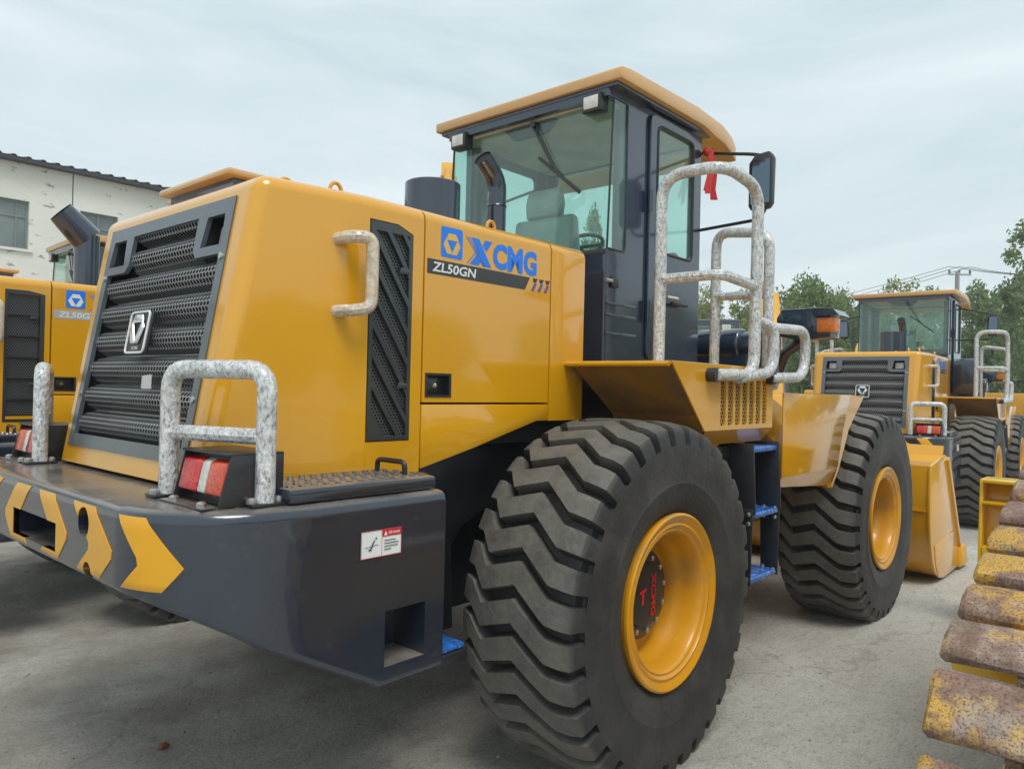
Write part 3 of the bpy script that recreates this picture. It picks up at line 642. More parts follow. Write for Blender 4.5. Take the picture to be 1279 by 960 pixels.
    # ---- side vents with diagonal louvres
    for s in (-1, 1):
        pm = MB().prism([(VX0+.004, VZ0+.004), (VX1-.004, VZ0+.004), (VX1-.004, VZ1-.034), (VX1-.082, VZ1-.004), (VX0+.004, VZ1-.004)], 'y', s*.738, s*.753).mesh('side_vent', VNT, bevel=.003, smooth=30)
        cs = []; k = 0
        for i in range(-1, 12):
            z0 = VZ0 + i*.118
            xa, xb = VX0+.022, VX1-.022
            P = [(xa, z0+.33), (xb, z0+.33-1.50*(xb-xa)), (xb, z0+.33-1.50*(xb-xa)-.084), (xa, z0+.33-.084)]
            P = clip_poly(P, 1, VZ1-.04, True); P = clip_poly(P, 1, VZ0+.022, False) if P else P
            if P and len(P) >= 3:
                cs.append(MB().prism(P, 'y', s*.7, s*.8))
        vo = link('side_vent', cut(pm, cs, 30), T)
        hexmesh(VX0+.01, VX1-.01, VZ0+.01, VZ1-.035, .0155, .0125, .66).xf(lambda x, y, z: (x, s*.737, y)).build('vent_mesh', VMS, vo, kind='stuff', smooth=0)
        MB().box(VX0+.002, VX1-.002, s*.716 if s > 0 else -.722, s*.716 if s < 0 else .722, VZ0+.002, VZ1-.036).build('vent_backing', CAV, vo)
        for z in (1.70, 2.16): MB().prism([(VX1-.075, z), (VX1-.02, z), (VX1-.02, z+.02), (VX1-.065, z+.026)], 'y', s*.753, s*.757).build('latch', VNT, vo, bevel=.002)
        # grab handle
        MB().tube(fillet([(-1.375, s*.722, 2.255), (-1.355, s*.80, 2.262), (-1.285, s*.825, 2.262), (-1.285, s*.825, 2.0), (-1.355, s*.80, 1.985), (-1.375, s*.722, 1.985)], .05), .024, 10).build('grab_handle', WRAP if False else mat('handle_wrap', (.55, .43, .30), .3, var=.3, vscale=22, dark=(.62, .60, .55), dscale=60, dlo=.46, dhi=.6, damt=.9, bump=.8, bscale=80, coat=.4, dist=.005), T)
    # ---- hood mid and front sections
    def section(y0, z_top=2.45, r=.055, z0=1.645, full=False):
        P = [(0, z0), (y0, z0)]
        for k in range(6):
            a = k/5*math.pi/2; P.append((y0 - math.copysign(r, y0)*(1-math.cos(a)), z_top - r + r*math.sin(a)))
        P.append((0, z_top)); return P
    for s in (-1, 1):
        dm = MB().prism(section(s*.75), 'x', -.957, -.125).mesh('access_door', YEL, bevel=.004, smooth=40, bsel=lambda e: abs(e.verts[0].co.x-e.verts[1].co.x) < .01)
        dm = cut(dm, [MB().box(-.935, -.80, min(s*.71, s*.8), max(s*.71, s*.8), 1.672, 1.762)], 40)
        d = link('access_door', dm, T)
        lk = MB().box(-.934, -.801, min(s*.711, s*.72), max(s*.711, s*.72), 1.673, 1.761); lk.box(-.92, -.865, min(s*.72, s*.741), max(s*.72, s*.741), 1.69, 1.745)
        lo = lk.build('lock', BLK, d, bevel=.003)
        fr_ = MB()
        for q in ((-.942, -.793, 1.666, 1.676), (-.942, -.793, 1.758, 1.768), (-.942, -.930, 1.676, 1.758), (-.806, -.793, 1.676, 1.758)): fr_.box(q[0], q[1], min(s*.712, s*.753), max(s*.712, s*.753), q[2], q[3])
        fr_.build('lock_frame', BLK, lo, smooth=0)
        MB().lathe([(.012, .0), (.011, .008), (0, .009)], (0, 0, 0), n=10).xf(lambda x, y, z: (x-.885, s*(.741+y), z+1.715)).build('key_barrel', CHR, lo)
        MB().prism([(-.957, 1.37), (-.65, 1.44), (-.21, 1.555), (-.125, 1.555), (-.125, 1.636), (-.957, 1.636)], 'y', s*.70, s*.75).build('lower_panel', YEL, T, bevel=.004)
        # decals
        fx = (lambda x: x) if s < 0 else (lambda x: -1.08-x)
        def dec(b_, d_): return b_.xf(lambda x, y, z: (fx(x), s*(.75+d_), y))
        def quadp(P): 
            b_ = MB(); return b_.add([(x, z, 0) for x, z in P], [tuple(range(len(P)))])
        sq = fillet([(-.87, 2.30, 0), (-.87, 2.262, 0), (-.742, 2.262, 0), (-.742, 2.392, 0), (-.87, 2.392, 0), (-.87, 2.301, 0)], .014, 3)
        lg = dec(quadp([(p.x, p.y) for p in sq]), .001).build('logo', BLUE, d, smooth=0)
        tz = MB()
        for k in range(3):
            a = k*2*math.pi/3; ca, sa = math.cos(a), math.sin(a)
            q = [(-.022, .046), (.022, .046), (.040, .0175), (-.036, .0175)]
            tz.add([(-.806+x*ca-y*sa, 2.320+x*sa+y*ca, 0) for x, y in q], [(0, 1, 2, 3)])
        dec(tz, .0018).build('emblem', mat('emblem_yellow', (.72, .45, .10), .35), lg, smooth=0)
        tb_ = MB()
        for ch, x0, x1 in (('C', -.548, -.452), ('M', -.448, -.340), ('G', -.334, -.236)):
            q = fit_text(ch, x0, x1, 2.253, 2.372, thick=.050); tb_.add(q.v, q.f)
        tb_.add([(-.690, 2.372, 0), (-.640, 2.372, 0), (-.556, 2.253, 0), (-.606, 2.253, 0)], [(0, 1, 2, 3)])
        tb_.add([(-.600, 2.372, 0), (-.552, 2.372, 0), (-.592, 2.322, 0), (-.617, 2.348, 0)], [(0, 1, 2, 3)])
        tb_.add([(-.648, 2.300, 0), (-.626, 2.272, 0), (-.642, 2.253, 0), (-.690, 2.253, 0)], [(0, 1, 2, 3)])
        for o_ in (.0, .016): tb_.add([(-.722+o_, 2.372, 0), (-.716+o_, 2.372, 0), (-.606+o_*.5, 2.253, 0), (-.612+o_*.5, 2.253, 0)], [(0, 1, 2, 3)])
        for o_ in (.0, .018): tb_.add([(-.715+o_, 2.253, 0), (-.709+o_, 2.253, 0), (-.655+o_, 2.312, 0), (-.661+o_, 2.312, 0)], [(0, 1, 2, 3)])
        dec(tb_, .0012).build('lettering', BLUE, d, smooth=0)
        bn = dec(quadp([(-.945, 2.183), (-.32, 2.183), (-.285, 2.245), (-.945, 2.245)]), .001).build('name_band', DGR, d, smooth=0)
        dec(fit_text('ZL50GN', -.918, -.655, 2.194, 2.235, thick=.022, shear=.12), .002).build('lettering', WHT, bn, smooth=0)
        for k in range(3):
            x = -.275+k*.048
            dec(quadp([(x, 2.183), (x+.018, 2.183), (x+.043, 2.222), (x+.025, 2.222)]), .002).build('slash', PURP, d, smooth=0)
            dec(quadp([(x+.018, 2.226), (x+.036, 2.226), (x+.048, 2.245), (x+.012, 2.245)]), .002).build('slash', DGR, d, smooth=0)
    fp = section(-.75, z0=1.555) + [(-y, z) for y, z in section(-.75, z0=1.555)][::-1]
    fp = fp[1:-1]; fp = [p for i, p in enumerate(fp) if i == 0 or p != fp[i-1]]
    MB().prism(fp, 'x', -.117, .175).build('hood_front', YEL, T, bevel=.02, seg=3, bsel=lambda e: e.verts[0].co.x > .17 and e.verts[1].co.x > .17 and (e.verts[0].co.z > 1.6 or e.verts[1].co.z > 1.6), smooth=40)
    MB().box(-1.6, .10, -.70, .70, 1.40, 2.40).build('engine_bay', CAV, T) if False else MB().box(-.95, .15, -.69, .69, 1.45, 2.41).build('engine_bay', CAV, T)  # black core block, coloured as the shade in the hood panel gaps
    # top fittings
    bx = MB().prism([(-1.60, 2.522), (-1.595, 2.552), (-1.05, 2.552), (-1.05, 2.522)], 'y', -.31, .31).build('radiator_cover', ROOFY, T, bevel=.012)
    MB().box(-1.555, -1.08, -.275, .275, 2.449, 2.521).build('cover_base', CABP, bx)
    def ring(x, y, z, ax=0):
        P = [(x + (.026*math.cos(a) if ax == 0 else 0), y + (.026*math.cos(a) if ax else 0), z+.024+.026*math.sin(a)) for a in [2*math.pi*k/14 for k in range(15)]]
        MB().tube(P, .008, 8, caps=False).build('lifting_eye', YEL, T)
    ring(-1.46, -.50, 2.45); ring(-1.30, -.60, 2.452); ring(-.45, -.64, 2.45); ring(-1.30, .60, 2.452); ring(-.45, .62, 2.45); ring(-.8, -.2, 2.45)
    MB().lathe([(.0, 2.825), (.148, 2.825), (.153, 2.82), (.153, 2.45)], (-.245, 0, 0), ax='z', n=40).build('air_cleaner', CABP, T, smooth=40)
    ex = fillet([(.19, -.08, 2.44), (.19, -.08, 2.93), (.06, -.08, 3.03)], .10, 8)
    MB().tube(ex, .055, 20, caps=False).build('exhaust_pipe', CABP, T)
    MB().tube([Vector(ex[-1]) - Vector((-.008, 0, .006)), Vector(ex[-1]) - Vector((-.010, 0, .0075))], .052, 20).build('exhaust_mouth', CAV, T)
    MB().lathe([(.058, 2.77), (.060, 2.775), (.058, 2.78)], (.19, -.08, 0), ax='z', n=20).build('pipe_collar', CABP, T)
    # ---- cab
    HW = .66
    def rrect(x0, x1, z0, z1, r): 
        return [(p.x, p.y) for p in fillet([((x0+x1)/2, z0, 0), (x1, z0, 0), (x1, z1, 0), (x0, z1, 0), (x0, z0, 0), ((x0+x1)/2-.002, z0, 0)], r, 4)]
    sm = MB().box(.48, 1.60, -HW, HW, 1.87, 3.45).mesh('cab_shell', CABP, bevel=.02, seg=3, bsel=lambda e: abs(e.verts[0].co.z-e.verts[1].co.z) > .5, smooth=40)
    cc = [MB().box(.53, 1.55, -HW+.05, HW-.05, 1.92, 3.40), MB().box(.3, .665, -.8, .8, 2.515, 3.385), MB().box(1.4, 1.8, -.58, .58, 2.15, 3.36)]
    for s in (-1, 1): cc.append(MB().box(.935, 1.515, min(s*.58, s*.8), max(s*.58, s*.8), 1.96, 3.375))
    cab = link('cab_shell', cut(sm, cc, 40), T)
    MB().prism([(.50, 2.52), (.506, 2.52), (.546, 3.38), (.540, 3.38)], 'y', -.645, .645).build('rear_window', GLS, T, smooth=0)
    MB().box(1.575, 1.58, -.58, .58, 2.15, 3.36).build('windscreen', GLS, T, smooth=0)
    for s in (-1, 1):
        MB().prism([(.503, 2.52), (.664, 2.52), (.664, 3.38), (.543, 3.38)], 'y', s*.652, s*.656).build('quarter_window', GLS, T, smooth=0)
        MB().tube([(.50, s*.652, 2.51), (.538, s*.652, 3.39)], .007, 6).build('window_seal', DARKP, T)
        MB().tube(fillet([(.505, s*.661, 2.518), (.672, s*.661, 2.518), (.672, s*.661, 3.38)], .03), .006, 6).build('window_seal', DARKP, T)
        MB().box(.675, .73, min(s*.56, s*.61), max(s*.56, s*.62), 1.92, 3.40).build('inner_post', DARKP, T, bevel=.01)
        dm = MB().prism(rrect(.903, 1.548, 1.905, 3.405, .06), 'y', s*.662, s*.682).mesh('cab_door', CABP, bevel=.006, smooth=40)
        do = link('cab_door', cut(dm, [MB().prism(rrect(.985, 1.435, 2.57, 3.345, .05), 'y', s*.6, s*.8)], 40), T)
        MB().box(.94, 1.51, min(s*.615, s*.66), max(s*.615, s*.66), 1.962, 2.56).build('inner_panel', DARKP, do)
        MB().prism(rrect(.98, 1.44, 2.565, 3.35, .05), 'y', s*.668, s*.671).build('door_window', GLS, do, smooth=0)
        MB().tube(fillet([(1.2, s*.682, 2.57), (1.435, s*.682, 2.57), (1.435, s*.682, 3.345), (.985, s*.682, 3.345), (.985, s*.682, 2.57), (1.2, s*.682, 2.57)], .05), .009, 6).build('window_seal', DARKP, do)
        for z in (2.13, 2.80): MB().lathe([(.013, 0), (.013, .13)], (.898, s*.69, z), ax='z', n=10, cap=True).build('hinge', CABP, do)
        MB().box(1.13, 1.31, min(s*.70, s*.735), max(s*.70, s*.735), 2.255, 2.275).build('door_handle', BLK, do, bevel=.005)
        MB().tube([(1.07, s*.68, 2.30), (1.07, s*.72, 2.30), (1.19, s*.725, 2.30)], .008, 6).build('door_lever', CHR, do)
        MB().box(.53, .60, min(s*.66, s*.675), max(s*.66, s*.675), 2.30, 2.36).build('latch_box', BLK, cab, bevel=.004)
        MB().tube([(.475, s*.665, 2.335), (.53, s*.672, 2.335)], .012, 8).build('latch_pin', STL, cab)
        for z in (2.20, 2.135, 2.03):
            MB().prism([(.485, z), (.80, z), (.82, z+.008), (.80, z+.016), (.485, z+.016)], 'y', s*.657, s*.667).build('pressed_rib', CABP, cab, bevel=.004)
    MB().box(.478, .50, -.655, .655, 2.485, 2.515).build('window_ledge', DARKP, cab, bevel=.004)
    # roof
    RP = [(.455, 3.452), (.452, 3.508), (.462, 3.518), (.56, 3.530), (1.35, 3.55), (1.70, 3.53), (1.84, 3.485), (1.905, 3.43), (1.915, 3.335), (1.90, 3.335), (1.84, 3.375), (1.74, 3.41), (1.60, 3.425), (1.45, 3.452)]
    MB().prism(RP, 'y', -.755, .755).build('cab_roof', ROOFY, T, bevel=.007, seg=2, smooth=35)
    MB().box(.475, 1.70, -.72, .72, 3.425, 3.4525).build('roof_underside', CABP, T, bevel=.008)
    MB().box(.535, 1.545, -.605, .605, 3.375, 3.398).build('headliner', LINER, T)
    MB().prism([(-.22, 3.385), (.22, 3.385), (.13, 3.30), (-.13, 3.30)], 'x', .555, .60).build('wiper_motor_cover', DARKP, T, bevel=.01)
    for y in (-.55, .54):
        lb = MB().box(.455, .54, y-.068, y+.068, 3.305, 3.412).build('rear_lamp', BLK, T, bevel=.012)
        MB().box(.450, .457, y-.050, y+.050, 3.322, 3.395).build('lamp_lens', CLRL, lb, bevel=.006)
        MB().tube([(.50, y, 3.41), (.50, y, 3.43)], .012, 8).build('lamp_bracket', BLK, lb)
    wp = MB().tube([(.525, -.06, 3.345), (.515, -.22, 3.08), (.505, -.30, 2.99)], .007, 6); wp.tube([(.520, -.085, 3.35), (.510, -.27, 3.03)], .004, 6)
    wo = wp.build('wiper_arm', BLK, T)
    MB().bar((.517, -.12, 3.135), (.496, -.455, 2.865), .012, .018).build('wiper_blade', BLK, wo)
    MB().lathe([(.02, 0), (.02, -.03)], (.535, -.07, 3.35), ax='x', n=10, cap=True).build('wiper_pivot', BLK, wo)
    # interior
    st = MB().prism([(.86, 2.30), (.93, 2.28), (.98, 2.5), (.93, 2.86), (.84, 2.86), (.82, 2.6)], 'y', -.14, .36).build('seat_back', SEAT, T, bevel=.045, seg=3)
    MB().prism([(.83, 2.85), (.82, 2.96), (.85, 3.05), (.90, 3.05), (.925, 2.95), (.91, 2.85)], 'y', -.03, .25).build('headrest', SEAT, st, bevel=.03, seg=3)
    MB().box(.86, 1.32, -.14, .36, 2.2, 2.33).build('seat_cushion', SEAT, st, bevel=.04, seg=3)
    MB().box(.95, 1.2, .0, .22, 1.92, 2.2).build('seat_base', DARKP, st)
    MB().prism([(1.38, 1.93), (1.54, 1.93), (1.54, 2.62), (1.47, 2.66), (1.38, 2.4)], 'y', -.55, .55).build('dashboard', DARKP, T, bevel=.02)
    MB().box(.7, 1.25, -.54, -.24, 1.93, 2.42).build('side_console', DARKP, T, bevel=.03)
    sw = MB().tube([(1.26+.10*math.cos(a)*.6, .11+.2*math.sin(a), 2.72+.10*math.cos(a)) for a in [2*math.pi*k/24 for k in range(25)]], .014, 8, caps=False)
    sw.tube([(1.26, .11, 2.72), (1.42, .11, 2.45)], .03, 8); sw.tube([(1.26, -.08, 2.72), (1.26, .3, 2.72)], .012, 6)
    sw.build('steering_wheel', DARKP, T)
    MB().box(.53, 1.55, -.6, .6, 1.922, 1.935).build('cab_floor', DARKP, T)
    # ---- platform and mudguards, steps, handrails
    for s in (-1, 1):
        def Y(y): return s*y
        dk = MB().box(.02, 1.15, min(Y(.665), Y(1.355)), max(Y(.665), Y(1.355)), 1.838, 1.856).build('platform', YEL, T, bevel=.004)
        MB().tube([(.012, Y(.74), 1.842), (.012, Y(1.345), 1.842)], .014, 10).build('platform_lip', YEL, dk)
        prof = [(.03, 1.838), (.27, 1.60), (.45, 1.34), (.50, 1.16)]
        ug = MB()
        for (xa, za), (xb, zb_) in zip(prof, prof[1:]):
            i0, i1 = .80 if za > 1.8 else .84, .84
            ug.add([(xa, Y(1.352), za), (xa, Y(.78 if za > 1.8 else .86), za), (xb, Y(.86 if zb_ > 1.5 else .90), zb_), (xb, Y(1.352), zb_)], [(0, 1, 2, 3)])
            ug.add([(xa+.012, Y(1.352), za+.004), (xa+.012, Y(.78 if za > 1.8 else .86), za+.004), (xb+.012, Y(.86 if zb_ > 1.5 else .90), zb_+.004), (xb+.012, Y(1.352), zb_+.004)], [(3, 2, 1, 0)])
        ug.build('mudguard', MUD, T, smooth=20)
        # outer plate with a slotted grille opening
        P = [(.0, 1.856), (1.152, 1.856), (1.152, 1.522), (.335, 1.522)]
        pm = MB().prism(P, 'y', Y(1.356), Y(1.366)).mesh('outer_plate', YEL, bevel=.003, smooth=30)
        cs = []; GX0, GX1, GZ0, GZ1 = .49, 1.085, 1.548, 1.782
        npan = 7; stp = (GX1-GX0)/npan
        for k in range(npan): cs.append(MB().prism(rrect(GX0+k*stp+.008, GX0+k*stp+.008+stp*.68, GZ0, GZ1, .012), 'y', Y(1.3), Y(1.4)))
        op = link('outer_plate', cut(pm, cs, 30), T)
        for k in range(npan): hexmesh(GX0+k*stp, GX0+k*stp+.016+stp*.68, GZ0-.005, GZ1+.005, .024, .019, .78).xf(lambda x, y, z: (x, Y(1.359), y)).build('perforated_strip', YEL, op, kind='stuff', smooth=0)
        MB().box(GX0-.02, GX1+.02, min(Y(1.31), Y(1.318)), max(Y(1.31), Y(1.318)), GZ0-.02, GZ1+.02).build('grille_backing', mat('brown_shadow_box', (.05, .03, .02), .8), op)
        MB().add([(.335, Y(1.366), 1.522), (1.152, Y(1.366), 1.522), (1.152, Y(1.30), 1.445), (.43, Y(1.30), 1.445)], [(0, 1, 2, 3)]).add([(.335, Y(1.356), 1.526), (1.152, Y(1.356), 1.526), (1.152, Y(1.29), 1.445), (.43, Y(1.29), 1.445)], [(3, 2, 1, 0)]).build('skirt', YEL, op, smooth=0)
        MB().box(1.146, 1.154, min(Y(.70), Y(1.354)), max(Y(.70), Y(1.354)), 1.53, 1.836).build('end_plate', YEL, op)
        # steps
        for x in (.862, 1.205):
            a = [(Y(1.18), 1.44), (Y(1.385), 1.44), (Y(1.402), 1.06), (Y(1.29), 1.06), (Y(1.18), 1.10)]
            c = [(Y(1.275), 1.09), (Y(1.392), 1.09), (Y(1.385), .675), (Y(1.285), .70)]
            sp = MB().prism(a, 'x', x, x+.012).build('step_bracket', BLK, T, bevel=.003)
            MB().prism(c, 'x', x-.010 if x < 1 else x+.012, x-.0 if x < 1 else x+.022).build('lower_plate', BLK, sp, bevel=.003)
            for y, z in ((1.305, 1.062), (1.37, 1.062), (1.305, 1.01), (1.37, 1.01), (1.305, .72), (1.365, .71)):
                MB().lathe([(.013, 0), (.013, .010), (.006, .014), (0, .014)], (0, 0, 0), ax='x', n=8).xf(lambda x_, y_, z_: ((x-.010 if x < 1 else x-.002)-x_, Y(y)+y_, z+z_)).build('bolt', STL, sp)
        for z, d in ((1.40, 0), (1.045, .015), (.695, .01)):
            tr = MB().box(.874, 1.205, min(Y(1.21), Y(1.375+d)), max(Y(1.21), Y(1.375+d)), z-.012, z+.022).build('step_tread', WRAPB, T, bevel=.012, seg=3)
        MB().box(.60, .862, min(Y(.95), Y(1.25)), max(Y(.95), Y(1.25)), 1.28, 1.42).build('step_mount', BLK, T, bevel=.01)
        # handrails
        rl = MB().tube(fillet([(.42, Y(1.05), 1.86), (.42, Y(1.05), 2.84), (.42, Y(1.40), 2.84), (.80, Y(1.41), 2.80), (.80, Y(1.405), 1.81), (.36, Y(1.405), 1.80)], .13, 7), .031, 12)
        rl.tube(fillet([(.42, Y(1.05), 2.30), (.42, Y(1.40), 2.30), (.80, Y(1.405), 2.28)], .08), .027, 10)
        ro = rl.build('handrail', WRAP, T)
        MB().box(.36, .48, Y(1.05)-.04, Y(1.05)+.04, 1.857, 1.868).build('rail_foot', STL, ro)
        MB().lathe([(.035, 0), (.035, .05)], (0, 0, 0), n=12, cap=True).xf(lambda x, y, z: (x+.36, Y(1.366+y), z+1.80)).build('rail_socket', BLK, ro)
        rl = MB().tube(fillet([(1.09, Y(1.03), 1.86), (1.09, Y(1.03), 2.66), (.98, Y(1.40), 2.60), (.98, Y(1.40), 1.86)], .10, 6), .029, 12)
        rl.tube([(1.09, Y(1.03), 2.28), (.98, Y(1.40), 2.26)], .025, 10)
        rl.build('handrail', WRAP, T)
        MB().tube(fillet([(.80, Y(1.405), 2.10), (.965, Y(1.44), 2.08), (.96, Y(1.445), 1.83), (.62, Y(1.40), 1.79)], .11, 6), .030, 12).build('handrail', WRAP, T)
        rl = MB().tube(fillet([(1.02, Y(1.39), 2.08), (1.55, Y(1.40), 2.10), (1.53, Y(1.40), 1.82), (1.06, Y(1.385), 1.80)], .12, 6), .030, 12).build('handrail', WRAP, T)
        MB().lathe([(.035, 0), (.035, .04)], (0, 0, 0), n=12, cap=True).xf(lambda x, y, z: (x+1.08, Y(1.366+y), z+1.80)).build('rail_socket', BLK, rl)
        # front mudguard
        op = [(1.34, 1.72), (2.55, 1.72), (2.40, 1.46), (2.31, 1.22), (1.34, 1.22)]
        fg = MB().prism(op, 'y', Y(1.345), Y(1.355)).build('front_mudguard', YEL, T, bevel=.003)
        sh = MB()
        ar = [(2.26, 1.10, 1.33), (2.31, 1.22, 1.352), (2.40, 1.46, 1.352), (2.55, 1.722, 1.352)]; br = [(2.28, 1.08, 1.33), (2.36, 1.20, 1.345), (2.56, 1.48, 1.345), (2.88, 1.705, 1.345)]
        V = [(x, Y(y), z) for x, z, y in ar] + [(x, Y(y), z) for x, z, y in br] + [(x, Y(.86), z) for x, z, y in br]
        sh.add(V, [(i, i+1, 5+i, 4+i) for i in range(3)] + [(4+i, 5+i, 9+i, 8+i) for i in range(3)])
        sh.add([(1.34, Y(1.352), 1.722), (2.55, Y(1.352), 1.722), (2.88, Y(1.345), 1.705), (2.88, Y(.86), 1.705), (2.55, Y(.86), 1.722), (1.34, Y(.86), 1.722)], [(0, 1, 2, 3, 4, 5)])
        sh.add([(1.34, Y(1.352), 1.22), (2.31, Y(1.352), 1.22), (2.26, Y(1.31), 1.10), (1.34, Y(1.31), 1.16)], [(0, 1, 2, 3)])
        sh.build('mudguard_shell', YEL, fg, smooth=20)
        # headlamp on its bracket
        hl = MB().prism([(Y(.76), 2.16), (Y(.76), 2.30), (Y(.80), 2.365), (Y(1.08), 2.365), (Y(1.17), 2.32), (Y(1.17), 2.14), (Y(.95), 2.12)], 'x', 2.66, 2.86).build('headlamp_housing', CABP, T, bevel=.01)
        MB().box(2.862, 2.872, min(Y(.80), Y(1.05)), max(Y(.80), Y(1.05)), 2.16, 2.34).build('headlamp_lens', CLRL, hl)
        MB().box(2.635, 2.74, min(Y(1.075), Y(1.215)), max(Y(1.075), Y(1.215)), 2.18, 2.29).build('turn_signal', AMBL, hl, bevel=.012)
        MB().prism([(Y(1.05), 2.30), (Y(1.24), 2.30), (Y(1.2), 2.345), (Y(1.05), 2.36)], 'x', 2.62, 2.87).build('signal_hood', CABP, hl)
        MB().tube([(2.78, Y(.70), 1.80), (2.74, Y(.80), 2.03), (2.74, Y(.98), 2.16)], .042, 10).build('headlamp_bracket', BLK, T)
        # mirror
        ma = MB().tube(fillet([(1.60, Y(.66), 3.33), (1.48, Y(1.06), 3.22), (1.50, Y(1.14), 3.20), (1.50, Y(1.15), 2.85), (1.48, Y(1.10), 2.80), (1.56, Y(.66), 2.80)], .05), .011, 8).build('mirror_arm', BLK, T)
        MB().prism([(Y(1.06), 2.88), (Y(1.08), 2.85), (Y(1.19), 2.86), (Y(1.21), 2.89), (Y(1.215), 3.17), (Y(1.19), 3.21), (Y(1.10), 3.20), (Y(1.06), 3.15)], 'x', 1.44, 1.50).build('mirror_housing', BLK, ma, bevel=.012)
        MB().prism([(Y(1.075), 2.89), (Y(1.20), 2.89), (Y(1.20), 3.16), (Y(1.09), 3.16)], 'x', 1.435, 1.438).build('mirror_glass', MIR, ma)
    # ---- front frame, black hydraulic cover, boom, bucket
    MB().prism([(1.72, .62), (3.9, .62), (3.9, 1.1), (3.2, 1.45), (2.6, 1.78), (2.25, 1.78), (2.0, 1.6), (1.72, 1.3)], 'y', -.42, .42).build('front_frame', YEL, T, bevel=.015)
    hc = MB().box(1.98, 2.20, -.98, -.44, 1.74, 2.06); 
    for y in (-.93, -.70, -.52): hc.lathe([(.0, -.075), (.115, -.075), (.115, .075), (.0, .075)], (2.06, y, 2.06), ax='y', n=24)
    hc.lathe([(.0, -.2), (.10, -.2), (.10, .2), (.0, .2)], (2.06, -.72, 2.05), ax='y', n=24)
    hc.build('hydraulic_cover', CABP, T, bevel=.02, seg=3)
    for s in (-1, 1):
        MB().prism([(2.30, 1.68), (2.38, 1.82), (2.52, 1.84), (3.6, 1.50), (4.30, .90), (4.55, .46), (4.42, .34), (4.22, .50), (3.80, 1.08), (3.2, 1.26), (2.42, 1.58)], 'y', s*.50, s*.60).build('boom_arm', YEL, T, bevel=.012)
        MB().tube([(2.5, s*.72, .95), (3.35, s*.66, 1.35)], .07, 14).build('lift_cylinder', YEL, T)
    MB().tube([(3.2, -.6, 1.36), (3.2, .6, 1.36)], .10, 16).build('boom_tube', YEL, T)
    MB().prism([(3.6, 1.0), (3.75, .9), (4.05, 1.45), (3.92, 1.7), (3.78, 1.5)], 'y', -.09, .09).build('bell_crank', YEL, T, bevel=.01)
    MB().tube([(2.5, 0, 1.72), (3.9, 0, 1.62)], .075, 14).build('tilt_cylinder', YEL, T)
    BP = [(5.95, .03), (5.0, .03), (4.84, .06), (4.70, .13), (4.58, .25), (4.50, .42), (4.46, .62), (4.45, .84), (4.48, 1.10), (4.97, 1.17), (5.02, 1.26)]
    bk = MB(); V = []
    for y in (-1.44, 1.44):
        for x, z in BP: V.append((x, y, z))
    BI = []
    for i, (x, z) in enumerate(BP):
        a = Vector(BP[max(i-1, 0)]); c = Vector(BP[min(i+1, len(BP)-1)]); tn = (c-a).normalized(); BI.append((x+tn.y*.025, z-tn.x*.025))
    n = len(BP)
    for y in (-1.44, 1.44):
        for x, z in BI: V.append((x, y, z))
    bk.add(V, [(i, i+1, n+i+1, n+i) for i in range(n-1)] + [(2*n+i+1, 2*n+i, 3*n+i, 3*n+i+1) for i in range(n-1)] + [(n-1, 2*n-1, 4*n-1, 3*n-1), (0, 2*n, 3*n, n)])
    bu = bk.build('bucket', YEL, T, smooth=40)
    for s in (-1, 1):
        EP = [(5.80, .03), (5.0, .02), (4.83, .05), (4.68, .12), (4.56, .24), (4.48, .42), (4.44, .62), (4.43, .84), (4.46, 1.105), (4.97, 1.18), (5.06, 1.15), (5.70, .22)]
        MB().prism(EP, 'y', s*1.44, s*1.465).build('end_plate', YEL, bu, bevel=.005)
        MB().bar((5.07, s*1.455, 1.14), (5.74, s*1.455, .16), .05, .05, (0, 1, 0)).build('edge_bar', YEL, bu, bevel=.006)
        MB().prism([(4.78, .07), (5.02, .03), (5.62, .04), (5.42, .42), (4.60, .38), (4.66, .19)], 'y', s*1.465, s*1.472).build('wear_plate', YEL, bu, bevel=.002)
        MB().prism([(5.62, .02), (6.02, .02), (5.95, .06), (5.86, .22), (5.66, .22)], 'y', s*1.40, s*1.49).build('side_cutter', YELF, bu, bevel=.008)
    MB().box(5.75, 6.02, -1.44, 1.44, .015, .045).build('cutting_edge', YELF, bu)
    for k in range(8): MB().prism([(5.80, .05), (6.08, .03), (6.18, .02), (6.08, .0), (5.80, .01)], 'y', -1.3+k*.371-.04, -1.3+k*.371+.04).build('tooth', STL, bu, bevel=.004)
    MB().bar((4.445, -1.43, .70), (4.445, 1.43, .70), .02, .012).build('weld_seam', YEL, bu)
    return T
loader = make_loader()
GRP = 'yellow wheel loaders parked in the yard'
tag(loader, 'large yellow wheel loader with chevron striped dark counterweight and wrapped white guard rails', 'wheel loader', GRP)
index_children()
def child_mesh(root, name, i=0):
    L_ = [c for c in CH[root.name] if c.name.split('.')[0] == name]; return L_[i]
# right-hand loader: same machine further along the row
l2 = copy_tree(loader); l2.location = (9.685, .228, -.119); l2.rotation_euler = (0, 0, .0429)
tag(l2, "yellow wheel loader parked beyond the large loader's bucket, its whole rear grille in view", 'wheel loader', GRP)
for c_ in list(l2.children):
    if c_.name.startswith(('radiator_cover', 'rear_lamp')):
        for g_ in list(c_.children): bpy.data.objects.remove(g_)
        bpy.data.objects.remove(c_)
bx = MB().prism([(.62, 2.42), (.60, 2.10), (.66, 1.90), (1.3, 1.90), (1.45, 2.10), (1.45, 2.40), (1.40, 2.45), (.66, 2.45)], 'y', -1.02, -.70).build('storage_box', CABP, l2, bevel=.05, seg=3)
